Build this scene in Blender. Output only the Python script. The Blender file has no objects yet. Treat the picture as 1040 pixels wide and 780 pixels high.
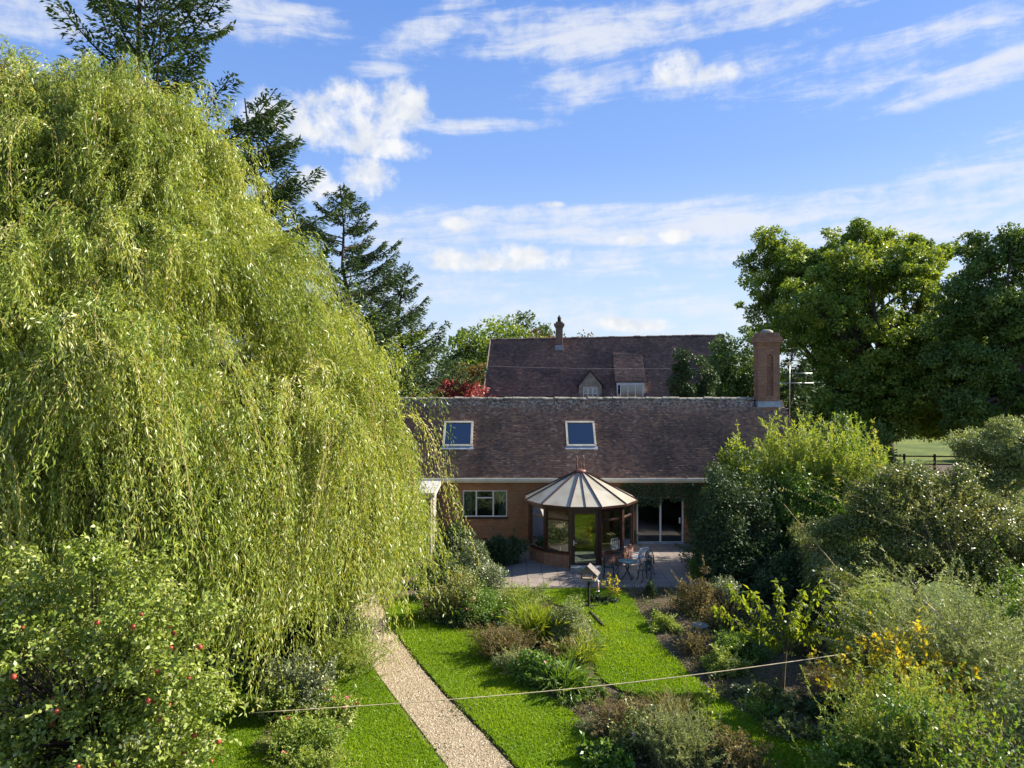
import bpy, math, random
import numpy as np
from mathutils import Vector, Matrix
R = math.radians
PI = math.pi
S = bpy.context.scene
C = S.collection

# ------------------------------------------------------------------ camera
F, H = 721.0, 7.6
cam = bpy.data.cameras.new('camera'); camo = bpy.data.objects.new('camera', cam); C.objects.link(camo)
camo.location = (0, 0, H); camo.rotation_euler = (R(90), 0, 0)
cam.sensor_width = 36; cam.lens = F / 1040 * 36; cam.clip_end = 3000; cam.clip_start = .1
S.camera = camo
SUN_AZ, SUN_EL = 74.0, 33.0          # degrees clockwise from the view axis (+Y), and above the horizon
S.view_settings.view_transform = 'Standard'; S.view_settings.look = 'None'
S.view_settings.gamma = 1; S.view_settings.exposure = 1.42
S.view_settings.use_curve_mapping = False
S.cycles.use_denoising = True
S.cycles.max_bounces = 7; S.cycles.diffuse_bounces = 3; S.cycles.glossy_bounces = 3
S.cycles.transmission_bounces = 4; S.cycles.transparent_max_bounces = 8
S.cycles.sample_clamp_indirect = 6

class NT:
    def __init__(s, tree): s.t = tree; s.t.nodes.clear()
    def n(s, typ, ins=None, **kw):
        nd = s.t.nodes.new(typ)
        for k, v in kw.items(): setattr(nd, k, v)
        if ins:
            for k, v in ins.items(): s.set(nd.inputs[k], v)
        return nd
    def set(s, inp, v):
        if isinstance(v, bpy.types.NodeSocket): s.t.links.new(v, inp)
        else:
            if hasattr(inp, 'default_value'):
                try: inp.default_value = v
                except Exception: inp.default_value = (*v, 1) if len(v) == 3 else v
    def m(s, op, a, b=0.0, c=0.0, clamp=False):
        nd = s.n('ShaderNodeMath', {0: a, 1: b, 2: c}, operation=op); nd.use_clamp = clamp
        return nd.outputs[0]
    def mix(s, f, a, b, blend='MIX'):
        nd = s.t.nodes.new('ShaderNodeMix'); nd.data_type = 'RGBA'; nd.blend_type = blend
        s.set(nd.inputs[0], f)
        for i, v in ((6, a), (7, b)):
            s.set(nd.inputs[i], (*v, 1) if (isinstance(v, tuple) and len(v) == 3) else v)
        return nd.outputs[2]
    def ramp(s, f, stops, interp='LINEAR'):
        nd = s.n('ShaderNodeValToRGB', {0: f}); cr = nd.color_ramp; cr.interpolation = interp
        while len(cr.elements) < len(stops): cr.elements.new(.5)
        for e, (p, c) in zip(cr.elements, stops): e.position = p; e.color = (*c, 1) if len(c) == 3 else c
        return nd.outputs[0]
    def smooth(s, x, lo, hi):
        nd = s.n('ShaderNodeMapRange', {0: x, 1: lo, 2: hi, 3: 0.0, 4: 1.0}, interpolation_type='SMOOTHSTEP')
        return nd.outputs[0]
    def noise(s, vec, scale, detail=4, rough=.55, dist=0.0, col=False):
        nd = s.n('ShaderNodeTexNoise', {'Scale': scale, 'Detail': detail, 'Roughness': rough, 'Distortion': dist})
        if vec is not None: s.t.links.new(vec, nd.inputs['Vector'])
        return nd.outputs[1 if col else 0]

# ------------------------------------------------------------------ sky
world = bpy.data.worlds.new('World'); S.world = world; world.use_nodes = True
w = NT(world.node_tree)
sky = w.n('ShaderNodeTexSky', sky_type='NISHITA', sun_disc=False)
sky.sun_elevation = R(SUN_EL); sky.sun_rotation = R(SUN_AZ)
sky.altitude = 50; sky.air_density = 1.0; sky.dust_density = .7; sky.ozone_density = 2.2
tc = w.n('ShaderNodeTexCoord').outputs['Generated']
sp = w.n('ShaderNodeSeparateXYZ', {0: tc})
az = w.m('ARCTAN2', sp.outputs[0], sp.outputs[1]); el = w.m('ARCSINE', sp.outputs[2])
def ae(px, py):
    a = math.atan((px - 520) / F); return a, math.atan((390 - py) / math.hypot(F, px - 520))
def blob(px, py, rx, ry, tilt=0.0, amp=1.0):
    a, e = ae(px, py); k = F / math.cos(a) ** 2 if abs(a) < 1.2 else F
    u = w.m('SUBTRACT', az, a); v = w.m('SUBTRACT', el, e)
    if tilt: v = w.m('SUBTRACT', v, w.m('MULTIPLY', u, tilt))
    u = w.m('MULTIPLY', u, F / rx); v = w.m('MULTIPLY', v, F / ry)
    d = w.m('ADD', w.m('MULTIPLY', u, u), w.m('MULTIPLY', v, v))
    return w.m('MULTIPLY', w.m('SUBTRACT', 1.0, d), amp)
def union(lst):
    o = lst[0]
    for b in lst[1:]: o = w.m('MAXIMUM', o, b)
    return o
cv = w.n('ShaderNodeCombineXYZ', {0: az, 1: el, 2: 0.0}).outputs[0]
cum = union([blob(*b) for b in [(345, 122, 80, 27), (300, 128, 66, 16), (355, 102, 32, 18), (412, 112, 28, 26), (262, 120, 28, 18), (390, 150, 46, 12),
      (374, 180, 32, 20), (318, 187, 26, 16), (345, 192, 40, 9), (530, 262, 52, 14), (452, 264, 30, 12), (505, 268, 60, 8),
      (690, 70, 36, 17), (722, 74, 26, 11), (464, 228, 15, 8), (687, 240, 20, 7), (640, 244, 26, 6), (640, 330, 40, 8), (560, 208, 16, 4)]])
n1 = w.noise(cv, 16, 8, .62, .15); n1b = w.noise(cv, 48, 6, .62)
dn = w.m('ADD', w.m('MULTIPLY', w.m('SUBTRACT', n1, .5), 4.0), w.m('MULTIPLY', w.m('SUBTRACT', n1b, .5), 1.6))
cumd = w.m('ADD', w.m('MAXIMUM', cum, -3.0), dn)
cumf = w.smooth(cumd, -.25, 1.1)
cir = union([blob(*b) for b in [(590, 34, 150, 30, 0.0, .95), (430, 36, 60, 26, .5, .75), (600, 82, 66, 22, .2, .7), (740, 72, 100, 16, .1, .6), (790, 0, 100, 20, 0.0, .9),
      (1000, 74, 90, 15, .12, .95), (930, 52, 130, 26, .1, .5), (680, 228, 360, 22, 0.0, .95), (900, 232, 260, 20, -.02, .85), (640, 214, 260, 9, 0.0, .7), (450, 240, 110, 22, 0.0, .65),
      (480, 128, 90, 7, .03, .6), (235, 14, 110, 20, 0.0, .85), (30, 10, 80, 24, 0.0, .95), (650, 322, 260, 26, 0.0, .55), (430, 300, 160, 26, 0.0, .4), (700, 262, 300, 16, 0.0, .5),
      (1240, 180, 260, 60, 0.0, .8), (-220, 120, 250, 60, 0.0, .8)]])
cvs = w.n('ShaderNodeCombineXYZ', {0: w.m('MULTIPLY', az, 5.0), 1: w.m('SUBTRACT', w.m('MULTIPLY', el, 26.0), w.m('MULTIPLY', az, 1.4)), 2: 3.0}).outputs[0]
n2 = w.noise(cvs, 1.7, 9, .62, .5); n3 = w.noise(cv, 34, 7, .66, .3)
cird = w.m('ADD', w.m('MAXIMUM', cir, -2.0), w.m('ADD', w.m('MULTIPLY', w.m('SUBTRACT', n2, .52), 3.4), w.m('MULTIPLY', w.m('SUBTRACT', n3, .5), 1.6)))
cirf = w.m('MULTIPLY', w.smooth(cird, -.3, 1.35), .82)
shade = w.smooth(w.noise(cv, 26, 5, .5), .3, .62)
skyc = w.n('ShaderNodeHueSaturation', {'Saturation': .96, 'Value': 1.0, 'Color': sky.outputs[0]}).outputs[0]
skyc = w.mix(1.0, skyc, (.86, .93, 1.12), 'MULTIPLY')
g_ = 1 / (2 ** 1.42 * .124)
grad = w.ramp(w.m('MULTIPLY', el, 2 / PI), [(0.0, (.64, .74, .87)), (.075, (.50, .65, .87)), (.19, (.235, .42, .85)), (.32, (.14, .31, .77)), (1.0, (.12, .26, .60))])
grad = w.mix(1.0, grad, (g_, g_, g_), 'MULTIPLY'); skyc = w.mix(.84, skyc, grad)
# pale band of moist air low over the horizon
low = w.m('MULTIPLY', w.smooth(el, .30, .02), .25)
skyc = w.mix(low, skyc, (2.0, 2.3, 2.65))
skyc = w.mix(cirf, skyc, (2.6, 2.68, 2.85))
cumc = w.mix(shade, (2.25, 2.4, 2.65), (2.95, 2.95, 2.95))
skyc = w.mix(w.m('MULTIPLY', cumf, .96), skyc, cumc)
bg = w.n('ShaderNodeBackground', {'Color': skyc, 'Strength': .124})
w.t.links.new(bg.outputs[0], w.n('ShaderNodeOutputWorld').inputs[0])

# ------------------------------------------------------------------ sun
sl = bpy.data.lights.new('sun', 'SUN'); sl.energy = 4.7; sl.angle = R(.53); sl.color = (1, .93, .80)
so = bpy.data.objects.new('sun', sl); C.objects.link(so)
sd = Vector((math.sin(R(SUN_AZ)) * math.cos(R(SUN_EL)), math.cos(R(SUN_AZ)) * math.cos(R(SUN_EL)), math.sin(R(SUN_EL))))
so.rotation_euler = sd.to_track_quat('Z', 'Y').to_euler(); so.location = sd * 200

# ------------------------------------------------------------------ helpers
def at(px, py, Y): return ((px - 520) / F * Y, Y, H - (py - 390) / F * Y)
def gnd(px, py, z=0.0):
    Y = (H - z) * F / (py - 390); return ((px - 520) / F * Y, Y, z)
def tag(o, label=None, cat=None, group=None, kind=None):
    if label: o['label'] = label
    if cat: o['category'] = cat
    if group: o['group'] = group
    if kind: o['kind'] = kind
    return o
def empty(name, loc=(0, 0, 0), rz=0.0):
    o = bpy.data.objects.new(name, None); C.objects.link(o); o.location = loc; o.rotation_euler = (0, 0, rz)
    o.empty_display_size = .3; return o
def thing(name, label, cat, loc=(0, 0, 0), rz=0.0, group=None): return tag(empty(name, loc, rz), label, cat, group)
def kids(o): return [c for c in o.children]
def copy_tree(o, parent=None):
    c = o.copy(); C.objects.link(c); c.parent = parent
    for ch in kids(o): copy_tree(ch, c)
    return c

class MB:
    def __init__(s): s.v = []; s.f = []; s.sm = []
    def add(s, vs, fs, smooth=False):
        b = len(s.v); s.v += [tuple(v) for v in vs]; s.f += [tuple(i + b for i in f) for f in fs]; s.sm += [smooth] * len(fs); return s
    def box(s, x0, y0, z0, x1, y1, z1):
        return s.add([(x0, y0, z0), (x1, y0, z0), (x1, y1, z0), (x0, y1, z0), (x0, y0, z1), (x1, y0, z1), (x1, y1, z1), (x0, y1, z1)],
                     [(0, 3, 2, 1), (4, 5, 6, 7), (0, 1, 5, 4), (1, 2, 6, 5), (2, 3, 7, 6), (3, 0, 4, 7)])
    def bar(s, a, b, w_, h_, up=(0, 0, 1)):      # square bar from a to b
        a = Vector(a); b = Vector(b); d = (b - a).normalized(); u = Vector(up)
        if abs(d.dot(u)) > .98: u = Vector((0, 1, 0))
        sx = d.cross(u).normalized() * w_ / 2; sz = sx.cross(d).normalized() * h_ / 2
        vs = [a - sx - sz, a + sx - sz, a + sx + sz, a - sx + sz, b - sx - sz, b + sx - sz, b + sx + sz, b - sx + sz]
        return s.add(vs, [(0, 3, 2, 1), (4, 5, 6, 7), (0, 1, 5, 4), (1, 2, 6, 5), (2, 3, 7, 6), (3, 0, 4, 7)])
    def tube(s, pts, rad, n=6, cap=True):
        pts = [Vector(p) for p in pts]
        if not hasattr(rad, '__len__'): rad = [rad] * len(pts)
        vs = []; fs = []
        ref = Vector((.31, .17, .93)).normalized()
        for i, p in enumerate(pts):
            d = (pts[min(i + 1, len(pts) - 1)] - pts[max(i - 1, 0)])
            d = d.normalized() if d.length > 1e-9 else Vector((0, 0, 1))
            r_ = ref if abs(d.dot(ref)) < .95 else Vector((1, 0, 0))
            a = d.cross(r_).normalized(); b = d.cross(a)
            for k in range(n):
                t = 2 * PI * k / n; vs.append(p + a * (rad[i] * math.cos(t)) + b * (rad[i] * math.sin(t)))
        for i in range(len(pts) - 1):
            for k in range(n):
                fs.append((i * n + k, i * n + (k + 1) % n, (i + 1) * n + (k + 1) % n, (i + 1) * n + k))
        if cap: fs += [tuple(range(n))[::-1], tuple(range((len(pts) - 1) * n, len(pts) * n))]
        return s.add(vs, fs, True)
    def lathe(s, prof, n=20, c=(0, 0, 0), smooth=True):
        vs = []; fs = []
        for r_, z in prof:
            for k in range(n):
                t = 2 * PI * k / n; vs.append((c[0] + r_ * math.cos(t), c[1] + r_ * math.sin(t), c[2] + z))
        for i in range(len(prof) - 1):
            for k in range(n): fs.append((i * n + k, i * n + (k + 1) % n, (i + 1) * n + (k + 1) % n, (i + 1) * n + k))
        fs += [tuple(range(n))[::-1], tuple(range((len(prof) - 1) * n, len(prof) * n))]
        return s.add(vs, fs, smooth)
    def prism(s, poly, z0, z1):
        n = len(poly)
        ar = sum(poly[i][0] * poly[(i + 1) % n][1] - poly[(i + 1) % n][0] * poly[i][1] for i in range(n))
        if ar < 0: poly = poly[::-1]
        return s.add([(x, y, z0) for x, y in poly] + [(x, y, z1) for x, y in poly],
                     [tuple(range(n))[::-1], tuple(range(n, 2 * n))] + [(i, (i + 1) % n, n + (i + 1) % n, n + i) for i in range(n)])
    def build(s, name, mat, parent=None):
        me = bpy.data.meshes.new(name); me.from_pydata(s.v, [], s.f); me.update()
        me.polygons.foreach_set('use_smooth', s.sm)
        me.materials.append(mat); o = bpy.data.objects.new(name, me); C.objects.link(o); o.parent = parent; return o

def np_mesh(name, verts, faces, mat, parent=None, tint=None, smooth=False):
    """verts (N,3) array, faces (M,k) int array, tint (M,) per-face value"""
    me = bpy.data.meshes.new(name); nv = len(verts); M, k = faces.shape
    me.vertices.add(nv); me.vertices.foreach_set('co', np.ascontiguousarray(verts, dtype=np.float32).ravel())
    me.loops.add(M * k); me.loops.foreach_set('vertex_index', np.ascontiguousarray(faces, dtype=np.int32).ravel())
    me.polygons.add(M); me.polygons.foreach_set('loop_start', np.arange(0, M * k, k, dtype=np.int32))
    me.polygons.foreach_set('loop_total', np.full(M, k, dtype=np.int32))
    me.update(calc_edges=True)
    if smooth: me.polygons.foreach_set('use_smooth', np.ones(M, dtype=bool))
    if tint is not None:
        a = me.attributes.new('tint', 'FLOAT', 'FACE'); a.data.foreach_set('value', np.ascontiguousarray(tint, dtype=np.float32))
    me.materials.append(mat); o = bpy.data.objects.new(name, me); C.objects.link(o); o.parent = parent; return o

def nrm(a): return a / np.maximum(np.linalg.norm(a, axis=-1, keepdims=True), 1e-9)
def leaf_geo(P, D, N, L, W, fold=.18, droop=0.0):
    D = nrm(D); Sd = nrm(np.cross(D, N)); N2 = np.cross(Sd, D)
    L = np.broadcast_to(np.asarray(L, float).reshape(-1, 1), (len(P), 1)); W = np.broadcast_to(np.asarray(W, float).reshape(-1, 1), (len(P), 1))
    v = np.empty((len(P), 4, 3))
    v[:, 0] = P; v[:, 1] = P + D * L * .45 + Sd * W / 2 + N2 * W * fold
    v[:, 2] = P + D * L - N2 * L * droop; v[:, 3] = P + D * L * .45 - Sd * W / 2 + N2 * W * fold
    return v.reshape(-1, 3), np.arange(len(P) * 4).reshape(-1, 4)
def leaves(name, P, D, N, L, W, mat, parent, tint, fold=.18, droop=0.0):
    v, f = leaf_geo(P, D, N, L, W, fold, droop); return np_mesh(name, v, f, mat, parent, tint)

# ------------------------------------------------------------------ materials
MATS = {}
def new_mat(name):
    m_ = bpy.data.materials.new(name); m_.use_nodes = True; return m_, NT(m_.node_tree)
def out(n_, sh): n_.t.links.new(sh, n_.n('ShaderNodeOutputMaterial').inputs[0])
def princ(n_, **kw):
    p = n_.n('ShaderNodeBsdfPrincipled')
    for k, v in kw.items(): n_.set(p.inputs[k.replace('_', ' ')], v)
    return p
def plain(name, col, rough=.6, metal=0.0, var=.25, scale=6.0, bump=.0, spec=.4):
    m_, n_ = new_mat(name); tcx = n_.n('ShaderNodeTexCoord').outputs['Object']
    nz = n_.noise(tcx, scale, 5, .6)
    c = n_.mix(n_.smooth(nz, .3, .7), tuple(x * (1 - var) for x in col), tuple(min(1, x * (1 + var)) for x in col))
    p = princ(n_, Base_Color=c, Roughness=rough, Metallic=metal, Specular_IOR_Level=spec)
    if bump:
        b = n_.n('ShaderNodeBump', {'Strength': bump, 'Distance': .02, 'Height': n_.noise(tcx, scale * 5, 4, .6)}); n_.t.links.new(b.outputs[0], p.inputs['Normal'])
    out(n_, p.outputs[0]); return m_
def leafmat(name, stops, trans=.4, tcol=(1.25, 1.2, .55), rough=.45, spec=.35):
    """per-leaf colour from the 'tint' attribute; leaves let light through"""
    m_, n_ = new_mat(name)
    a = n_.n('ShaderNodeAttribute', attribute_name='tint').outputs['Fac']
    c = n_.ramp(a, [(i / (len(stops) - 1), s_) for i, s_ in enumerate(stops)])
    p = princ(n_, Base_Color=c, Roughness=rough, Specular_IOR_Level=spec)
    tl = n_.n('ShaderNodeBsdfTranslucent', {'Color': n_.mix(1.0, c, tcol, 'MULTIPLY')})
    mx = n_.n('ShaderNodeMixShader', {0: trans, 1: p.outputs[0], 2: tl.outputs[0]})
    out(n_, mx.outputs[0]); return m_
def glass(name, tint=(.75, .8, .78), refl=.14, rough=.02):
    m_, n_ = new_mat(name)
    lw = n_.n('ShaderNodeFresnel', {'IOR': 1.5}).outputs[0]
    f = n_.m('ADD', n_.m('MULTIPLY', lw, .9), refl, clamp=True)
    t = n_.n('ShaderNodeBsdfTransparent', {'Color': (*tint, 1)}); g_ = n_.n('ShaderNodeBsdfGlossy', {'Color': (.9, .95, 1, 1), 'Roughness': rough})
    out(n_, n_.n('ShaderNodeMixShader', {0: f, 1: t.outputs[0], 2: g_.outputs[0]}).outputs[0]); return m_
def brick_mat(name, c1, c2, mortar, scale=1.0, lichen=.25, lichcol=(.42, .40, .33)):
    m_, n_ = new_mat(name); o = n_.n('ShaderNodeTexCoord').outputs['Object']; s_ = n_.n('ShaderNodeSeparateXYZ', {0: o})
    v = n_.n('ShaderNodeCombineXYZ', {0: n_.m('ADD', s_.outputs[0], s_.outputs[1]), 1: s_.outputs[2], 2: 0.0}).outputs[0]
    b = n_.n('ShaderNodeTexBrick', {'Vector': v, 'Color1': (*c1, 1), 'Color2': (*c2, 1), 'Mortar': (*mortar, 1), 'Scale': scale, 'Mortar Size': .009, 'Mortar Smooth': .3, 'Bias': -.1, 'Brick Width': .225, 'Row Height': .075})
    nz = n_.noise(o, 1.3, 6, .65); c = n_.mix(n_.m('MULTIPLY', n_.smooth(nz, .35, .75), .55), b.outputs[0], tuple(x * .45 for x in c1))
    l_ = n_.noise(o, 8, 6, .7); c = n_.mix(n_.m('MULTIPLY', n_.smooth(l_, .58, .72), lichen * 2), c, lichcol)
    p = princ(n_, Base_Color=c, Roughness=.9, Specular_IOR_Level=.2)
    bp = n_.n('ShaderNodeBump', {'Strength': .5, 'Distance': .012, 'Height': n_.m('ADD', n_.m('MULTIPLY', b.outputs[1], -1.0), n_.m('MULTIPLY', l_, .5))})
    n_.t.links.new(bp.outputs[0], p.inputs['Normal']); out(n_, p.outputs[0]); return m_
def tile_mat(name, stops, lich=.5, zlich=None):
    m_, n_ = new_mat(name); o = n_.n('ShaderNodeTexCoord').outputs['Object']
    a = n_.n('ShaderNodeAttribute', attribute_name='tint').outputs['Fac']
    c = n_.ramp(a, [(i / (len(stops) - 1), s_) for i, s_ in enumerate(stops)])
    big = n_.noise(o, .45, 5, .6); c = n_.mix(n_.m('MULTIPLY', n_.smooth(big, .42, .66), .55), c, (.055, .043, .042))
    # stains run down the slope
    mp = n_.n('ShaderNodeMapping', {'Vector': o, 'Scale': (1.6, .22, .22)}).outputs[0]
    stn = n_.noise(mp, 2.2, 5, .6); c = n_.mix(n_.m('MULTIPLY', n_.smooth(stn, .5, .72), .45), c, (.17, .10, .07))
    l_ = n_.noise(o, 7.5, 6, .72); thr = .66
    lf = n_.smooth(l_, .60, .68)
    if zlich:
        z = n_.n('ShaderNodeSeparateXYZ', {0: o}).outputs[2]; up = n_.smooth(z, zlich[0], zlich[1])
        lf = n_.m('MAXIMUM', n_.m('MULTIPLY', lf, lich), n_.m('MULTIPLY', n_.smooth(n_.m('ADD', l_, n_.m('MULTIPLY', up, .10)), .58, .66), up))
    else: lf = n_.m('MULTIPLY', lf, lich)
    c = n_.mix(lf, c, (.44, .42, .37))
    ms = n_.noise(o, 2.8, 5, .7); c = n_.mix(n_.m('MULTIPLY', n_.smooth(ms, .6, .72), .35), c, (.09, .095, .045))
    p = princ(n_, Base_Color=c, Roughness=.85, Specular_IOR_Level=.25)
    bp = n_.n('ShaderNodeBump', {'Strength': .35, 'Distance': .02, 'Height': n_.noise(o, 22, 4, .6)}); n_.t.links.new(bp.outputs[0], p.inputs['Normal'])
    out(n_, p.outputs[0]); return m_
def ground_mat(name, cols, scale=1.0, bump=.4, rough=.95):
    m_, n_ = new_mat(name); o = n_.n('ShaderNodeTexCoord').outputs['Object']
    a = n_.noise(o, .6 * scale, 7, .65); b = n_.noise(o, 9 * scale, 6, .7); c3 = n_.noise(o, 40 * scale, 4, .7)
    c = n_.mix(n_.smooth(a, .35, .65), cols[0], cols[1]); c = n_.mix(n_.smooth(b, .42, .64), c, cols[2])
    c = n_.mix(n_.m('MULTIPLY', n_.smooth(c3, .5, .68), .6), c, cols[3])
    p = princ(n_, Base_Color=c, Roughness=rough, Specular_IOR_Level=.15)
    bp = n_.n('ShaderNodeBump', {'Strength': bump, 'Distance': .06, 'Height': n_.m('ADD', b, n_.m('MULTIPLY', c3, .5))}); n_.t.links.new(bp.outputs[0], p.inputs['Normal'])
    out(n_, p.outputs[0]); return m_

M = {}
M['willow'] = leafmat('willow_leaf', [(0.1025, 0.1693, 0.0259), (0.2411, 0.3145, 0.0431), (0.4099, 0.4596, 0.1006), (0.7233, 0.6774, 0.3881)], .42, (1.3, 1.15, .5), .38, .45)  # palest stop paints light glinting off the leaves into their colour
M['willow_twig'] = plain('willow_twig', (.30, .21, .07), .6)
M['apple_leaf'] = leafmat('apple_leaf', [(0.108, 0.1638, 0.025), (0.198, 0.2632, 0.04), (0.324, 0.3861, 0.075), (0.624, 0.585, 0.3375)], .3, (1.3, 1.25, .5), .42, .38)  # last stop: creamy highlights on the foliage, painted into the leaf colour
M['oak'] = leafmat('oak_leaf', [(0.0858, 0.146, 0.0254), (0.147, 0.2245, 0.0381), (0.245, 0.3144, 0.0529), (0.392, 0.3817, 0.0846)], .35, (1.5, 1.35, .4), .5, .3)
M['darkoak'] = leafmat('dark_leaf', [(0.0598, 0.1067, 0.0252), (0.0951, 0.1575, 0.0359), (0.1495, 0.2159, 0.0503), (0.2173, 0.254, 0.0718)], .25, (1.3, 1.25, .5), .5, .3)
M['far'] = leafmat('far_leaf', [(0.0552, 0.0897, 0.0304), (0.0897, 0.1311, 0.0414), (0.1242, 0.1656, 0.0552), (0.1794, 0.1794, 0.0621)], .3, (1.2, 1.2, .6), .6, .2)
M['autumn'] = leafmat('autumn_leaf', [(.08, .08, .03), (.14, .11, .03), (.22, .14, .04), (.26, .12, .05)], .35, (1.2, 1.0, .5), .6, .2)
M['acer'] = leafmat('red_maple_leaf', [(.15, .03, .03), (.27, .055, .05), (.36, .10, .085), (.44, .19, .16)], .3, (1.3, .8, .7), .5, .3)
M['conifer'] = leafmat('conifer_needle', [(0.0337, 0.0618, 0.0253), (0.0562, 0.0944, 0.0337), (0.0842, 0.1287, 0.0421), (0.131, 0.163, 0.0562)], .12, (1.3, 1.3, .5), .55, .25)
M['cedar'] = leafmat('cedar_needle', [(0.033, 0.0621, 0.0264), (0.0525, 0.0897, 0.0336), (0.0825, 0.1242, 0.0408), (0.12, 0.1518, 0.054)], .18, (1.3, 1.3, .5), .55, .25)
M['dark'] = leafmat('evergreen_leaf', [(0.0306, 0.0559, 0.022), (0.0525, 0.0857, 0.0331), (0.0832, 0.1229, 0.0468), (0.1531, 0.1771, 0.0826)], .15, (1.3, 1.4, .5), .55, .2)
M['lime'] = leafmat('lime_leaf', [(0.088, 0.143, 0.0165), (0.143, 0.209, 0.0242), (0.22, 0.286, 0.0385), (0.352, 0.363, 0.066)], .5, (1.5, 1.35, .35), .42, .4)
M['fern'] = leafmat('feathery_leaf', [(0.1362, 0.2118, 0.0413), (0.2118, 0.3025, 0.055), (0.3025, 0.3782, 0.0825), (0.4537, 0.4235, 0.1375)], .4, (1.35, 1.25, .4), .5, .3)
M['olive'] = leafmat('olive_leaf', [(0.0802, 0.1122, 0.0263), (0.1337, 0.1696, 0.0412), (0.2274, 0.2497, 0.0659), (0.6416, 0.574, 0.2305)], .22, (1.3, 1.2, .5), .42, .42)
M['grey'] = leafmat('grey_green_leaf', [(0.1223, 0.1593, 0.059), (0.1936, 0.2343, 0.0852), (0.2854, 0.3187, 0.1245), (0.4892, 0.4874, 0.2228)], .3, (1.2, 1.2, .6), .5, .35)
M['green'] = leafmat('green_leaf', [(0.0555, 0.1139, 0.0166), (0.0952, 0.1822, 0.0276), (0.1587, 0.2581, 0.0414), (0.2539, 0.334, 0.069)], .35, (1.4, 1.3, .4), .42, .4)
M['yellow'] = leafmat('yellow_leaf', [(.28, .30, .02), (.42, .40, .03), (.55, .47, .04), (.52, .36, .06)], .45, (1.2, 1.05, .4), .5, .3)
M['brown'] = leafmat('dry_leaf', [(.075, .062, .028), (.14, .12, .048), (.22, .185, .068), (.34, .29, .14)], .3, (1.2, 1.0, .5), .7, .2)
M['pale'] = leafmat('variegated_leaf', [(0.0541, 0.0855, 0.0266), (0.1263, 0.1615, 0.0684), (0.3069, 0.3325, 0.1824), (0.4693, 0.475, 0.2888)], .25, (1.1, 1.1, .7), .4, .4)
M['bark'] = plain('bark', (.075, .058, .042), .95, 0, .4, 5, .8, .15)
M['stem'] = plain('stem', (.13, .095, .055), .85, 0, .35, 8)
M['stem_green'] = plain('green_stem', (.10, .12, .035), .7)
M['stem_purple'] = plain('purple_stem', (.16, .085, .095), .6)
M['brick'] = brick_mat('brick', (.42, .20, .085), (.32, .14, .07), (.27, .22, .16), 1.0, .22)
M['brick_old'] = brick_mat('weathered_brick', (.34, .15, .085), (.24, .10, .065), (.30, .25, .20), 1.0, .6)
M['brick_wall'] = brick_mat('garden_brick', (.15, .095, .075), (.12, .08, .065), (.16, .14, .12), 1.0, .3)
M['stone'] = plain('dormer_stone', (.34, .28, .21), .9, 0, .3, 4, .5)
M['tile'] = tile_mat('clay_tile', [(.125, .083, .071), (.20, .122, .096), (.27, .150, .106), (.32, .18, .12), (.43, .295, .205)], .8, (5.6, 6.9))
M['tile_rear'] = tile_mat('old_clay_tile', [(.11, .075, .066), (.17, .105, .085), (.23, .13, .096), (.27, .155, .106), (.36, .24, .17)], .8, None)
M['ridge'] = plain('lichened_ridge_tile', (.27, .24, .19), .95, 0, .6, 5, .7)
M['frame'] = plain('weathered_cream_paint', (.44, .41, .33), .6, 0, .2, 3)
M['white'] = plain('white_paint', (.68, .66, .60), .55, 0, .06, 3)
M['gutter'] = plain('cream_gutter', (.62, .58, .48), .5, 0, .12, 2)
M['lead'] = plain('lead_flashing', (.30, .33, .38), .55, .1, .25, 5, .3)
M['zinc'] = plain('grey_metal', (.35, .36, .37), .4, .8, .15, 4)
M['mahogany'] = plain('dark_red_brown_wood', (.050, .018, .013), .38, 0, .3, 7, 0, .5)
M['copper'] = plain('red_brown_finial', (.20, .075, .055), .5)
M['dkmetal'] = plain('dark_green_metal', (.022, .055, .055), .42, .2, .25, 9, .2)
M['tabletop'] = plain('green_metal_top', (.11, .21, .20), .35, .2, .2, 9)
M['wood'] = plain('weathered_wood', (.30, .24, .18), .85, 0, .3, 9, .3)
M['darkwood'] = plain('dark_wood', (.035, .028, .022), .8, 0, .3, 9, .3)
M['rope'] = plain('washing_line', (.50, .41, .24), .8)
M['cable'] = plain('grey_cable', (.22, .20, .19), .7)
M['concrete'] = plain('pale_stone', (.36, .34, .29), .9, 0, .35, 6, .5)
M['felt'] = plain('grey_roof_felt', (.42, .41, .39), .8, 0, .2, 2, .2)
M['render'] = plain('painted_wall', (.30, .255, .21), .85, 0, .12, 2, .2)
M['inside'] = plain('interior_plaster', (.42, .36, .28), .9, 0, .08, 1)
M['curtain'] = plain('curtain_cloth', (.55, .53, .45), .9, 0, .15, 4)
M['cushion'] = plain('cushion_cloth', (.45, .38, .27), .9, 0, .2, 4)
M['wicker'] = plain('wicker', (.30, .20, .10), .8, 0, .35, 20, .5)
M['black'] = plain('black_cloth', (.012, .012, .013), .7)
M['plastic'] = plain('white_plastic', (.75, .76, .77), .4, 0, .04, 3)
M['apple'] = plain('red_apple', (.34, .055, .03), .3, 0, .5, 14)
M['pink'] = plain('pink_petal', (.62, .16, .17), .6, 0, .3, 30)
M['peach'] = plain('peach_petal', (.70, .42, .30), .6, 0, .25, 30)
M['cream'] = plain('cream_petal', (.72, .60, .45), .6, 0, .2, 30)
M['seed'] = plain('peanut', (.48, .28, .20), .8, 0, .4, 60)
M['glass'] = glass('window_glass', (.70, .76, .72), .10)
M['glass_dark'] = glass('door_glass', (.55, .6, .6), .10)
M['skyglass'] = glass('skylight_glass', (.11, .12, .13), .13, .10)
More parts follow.
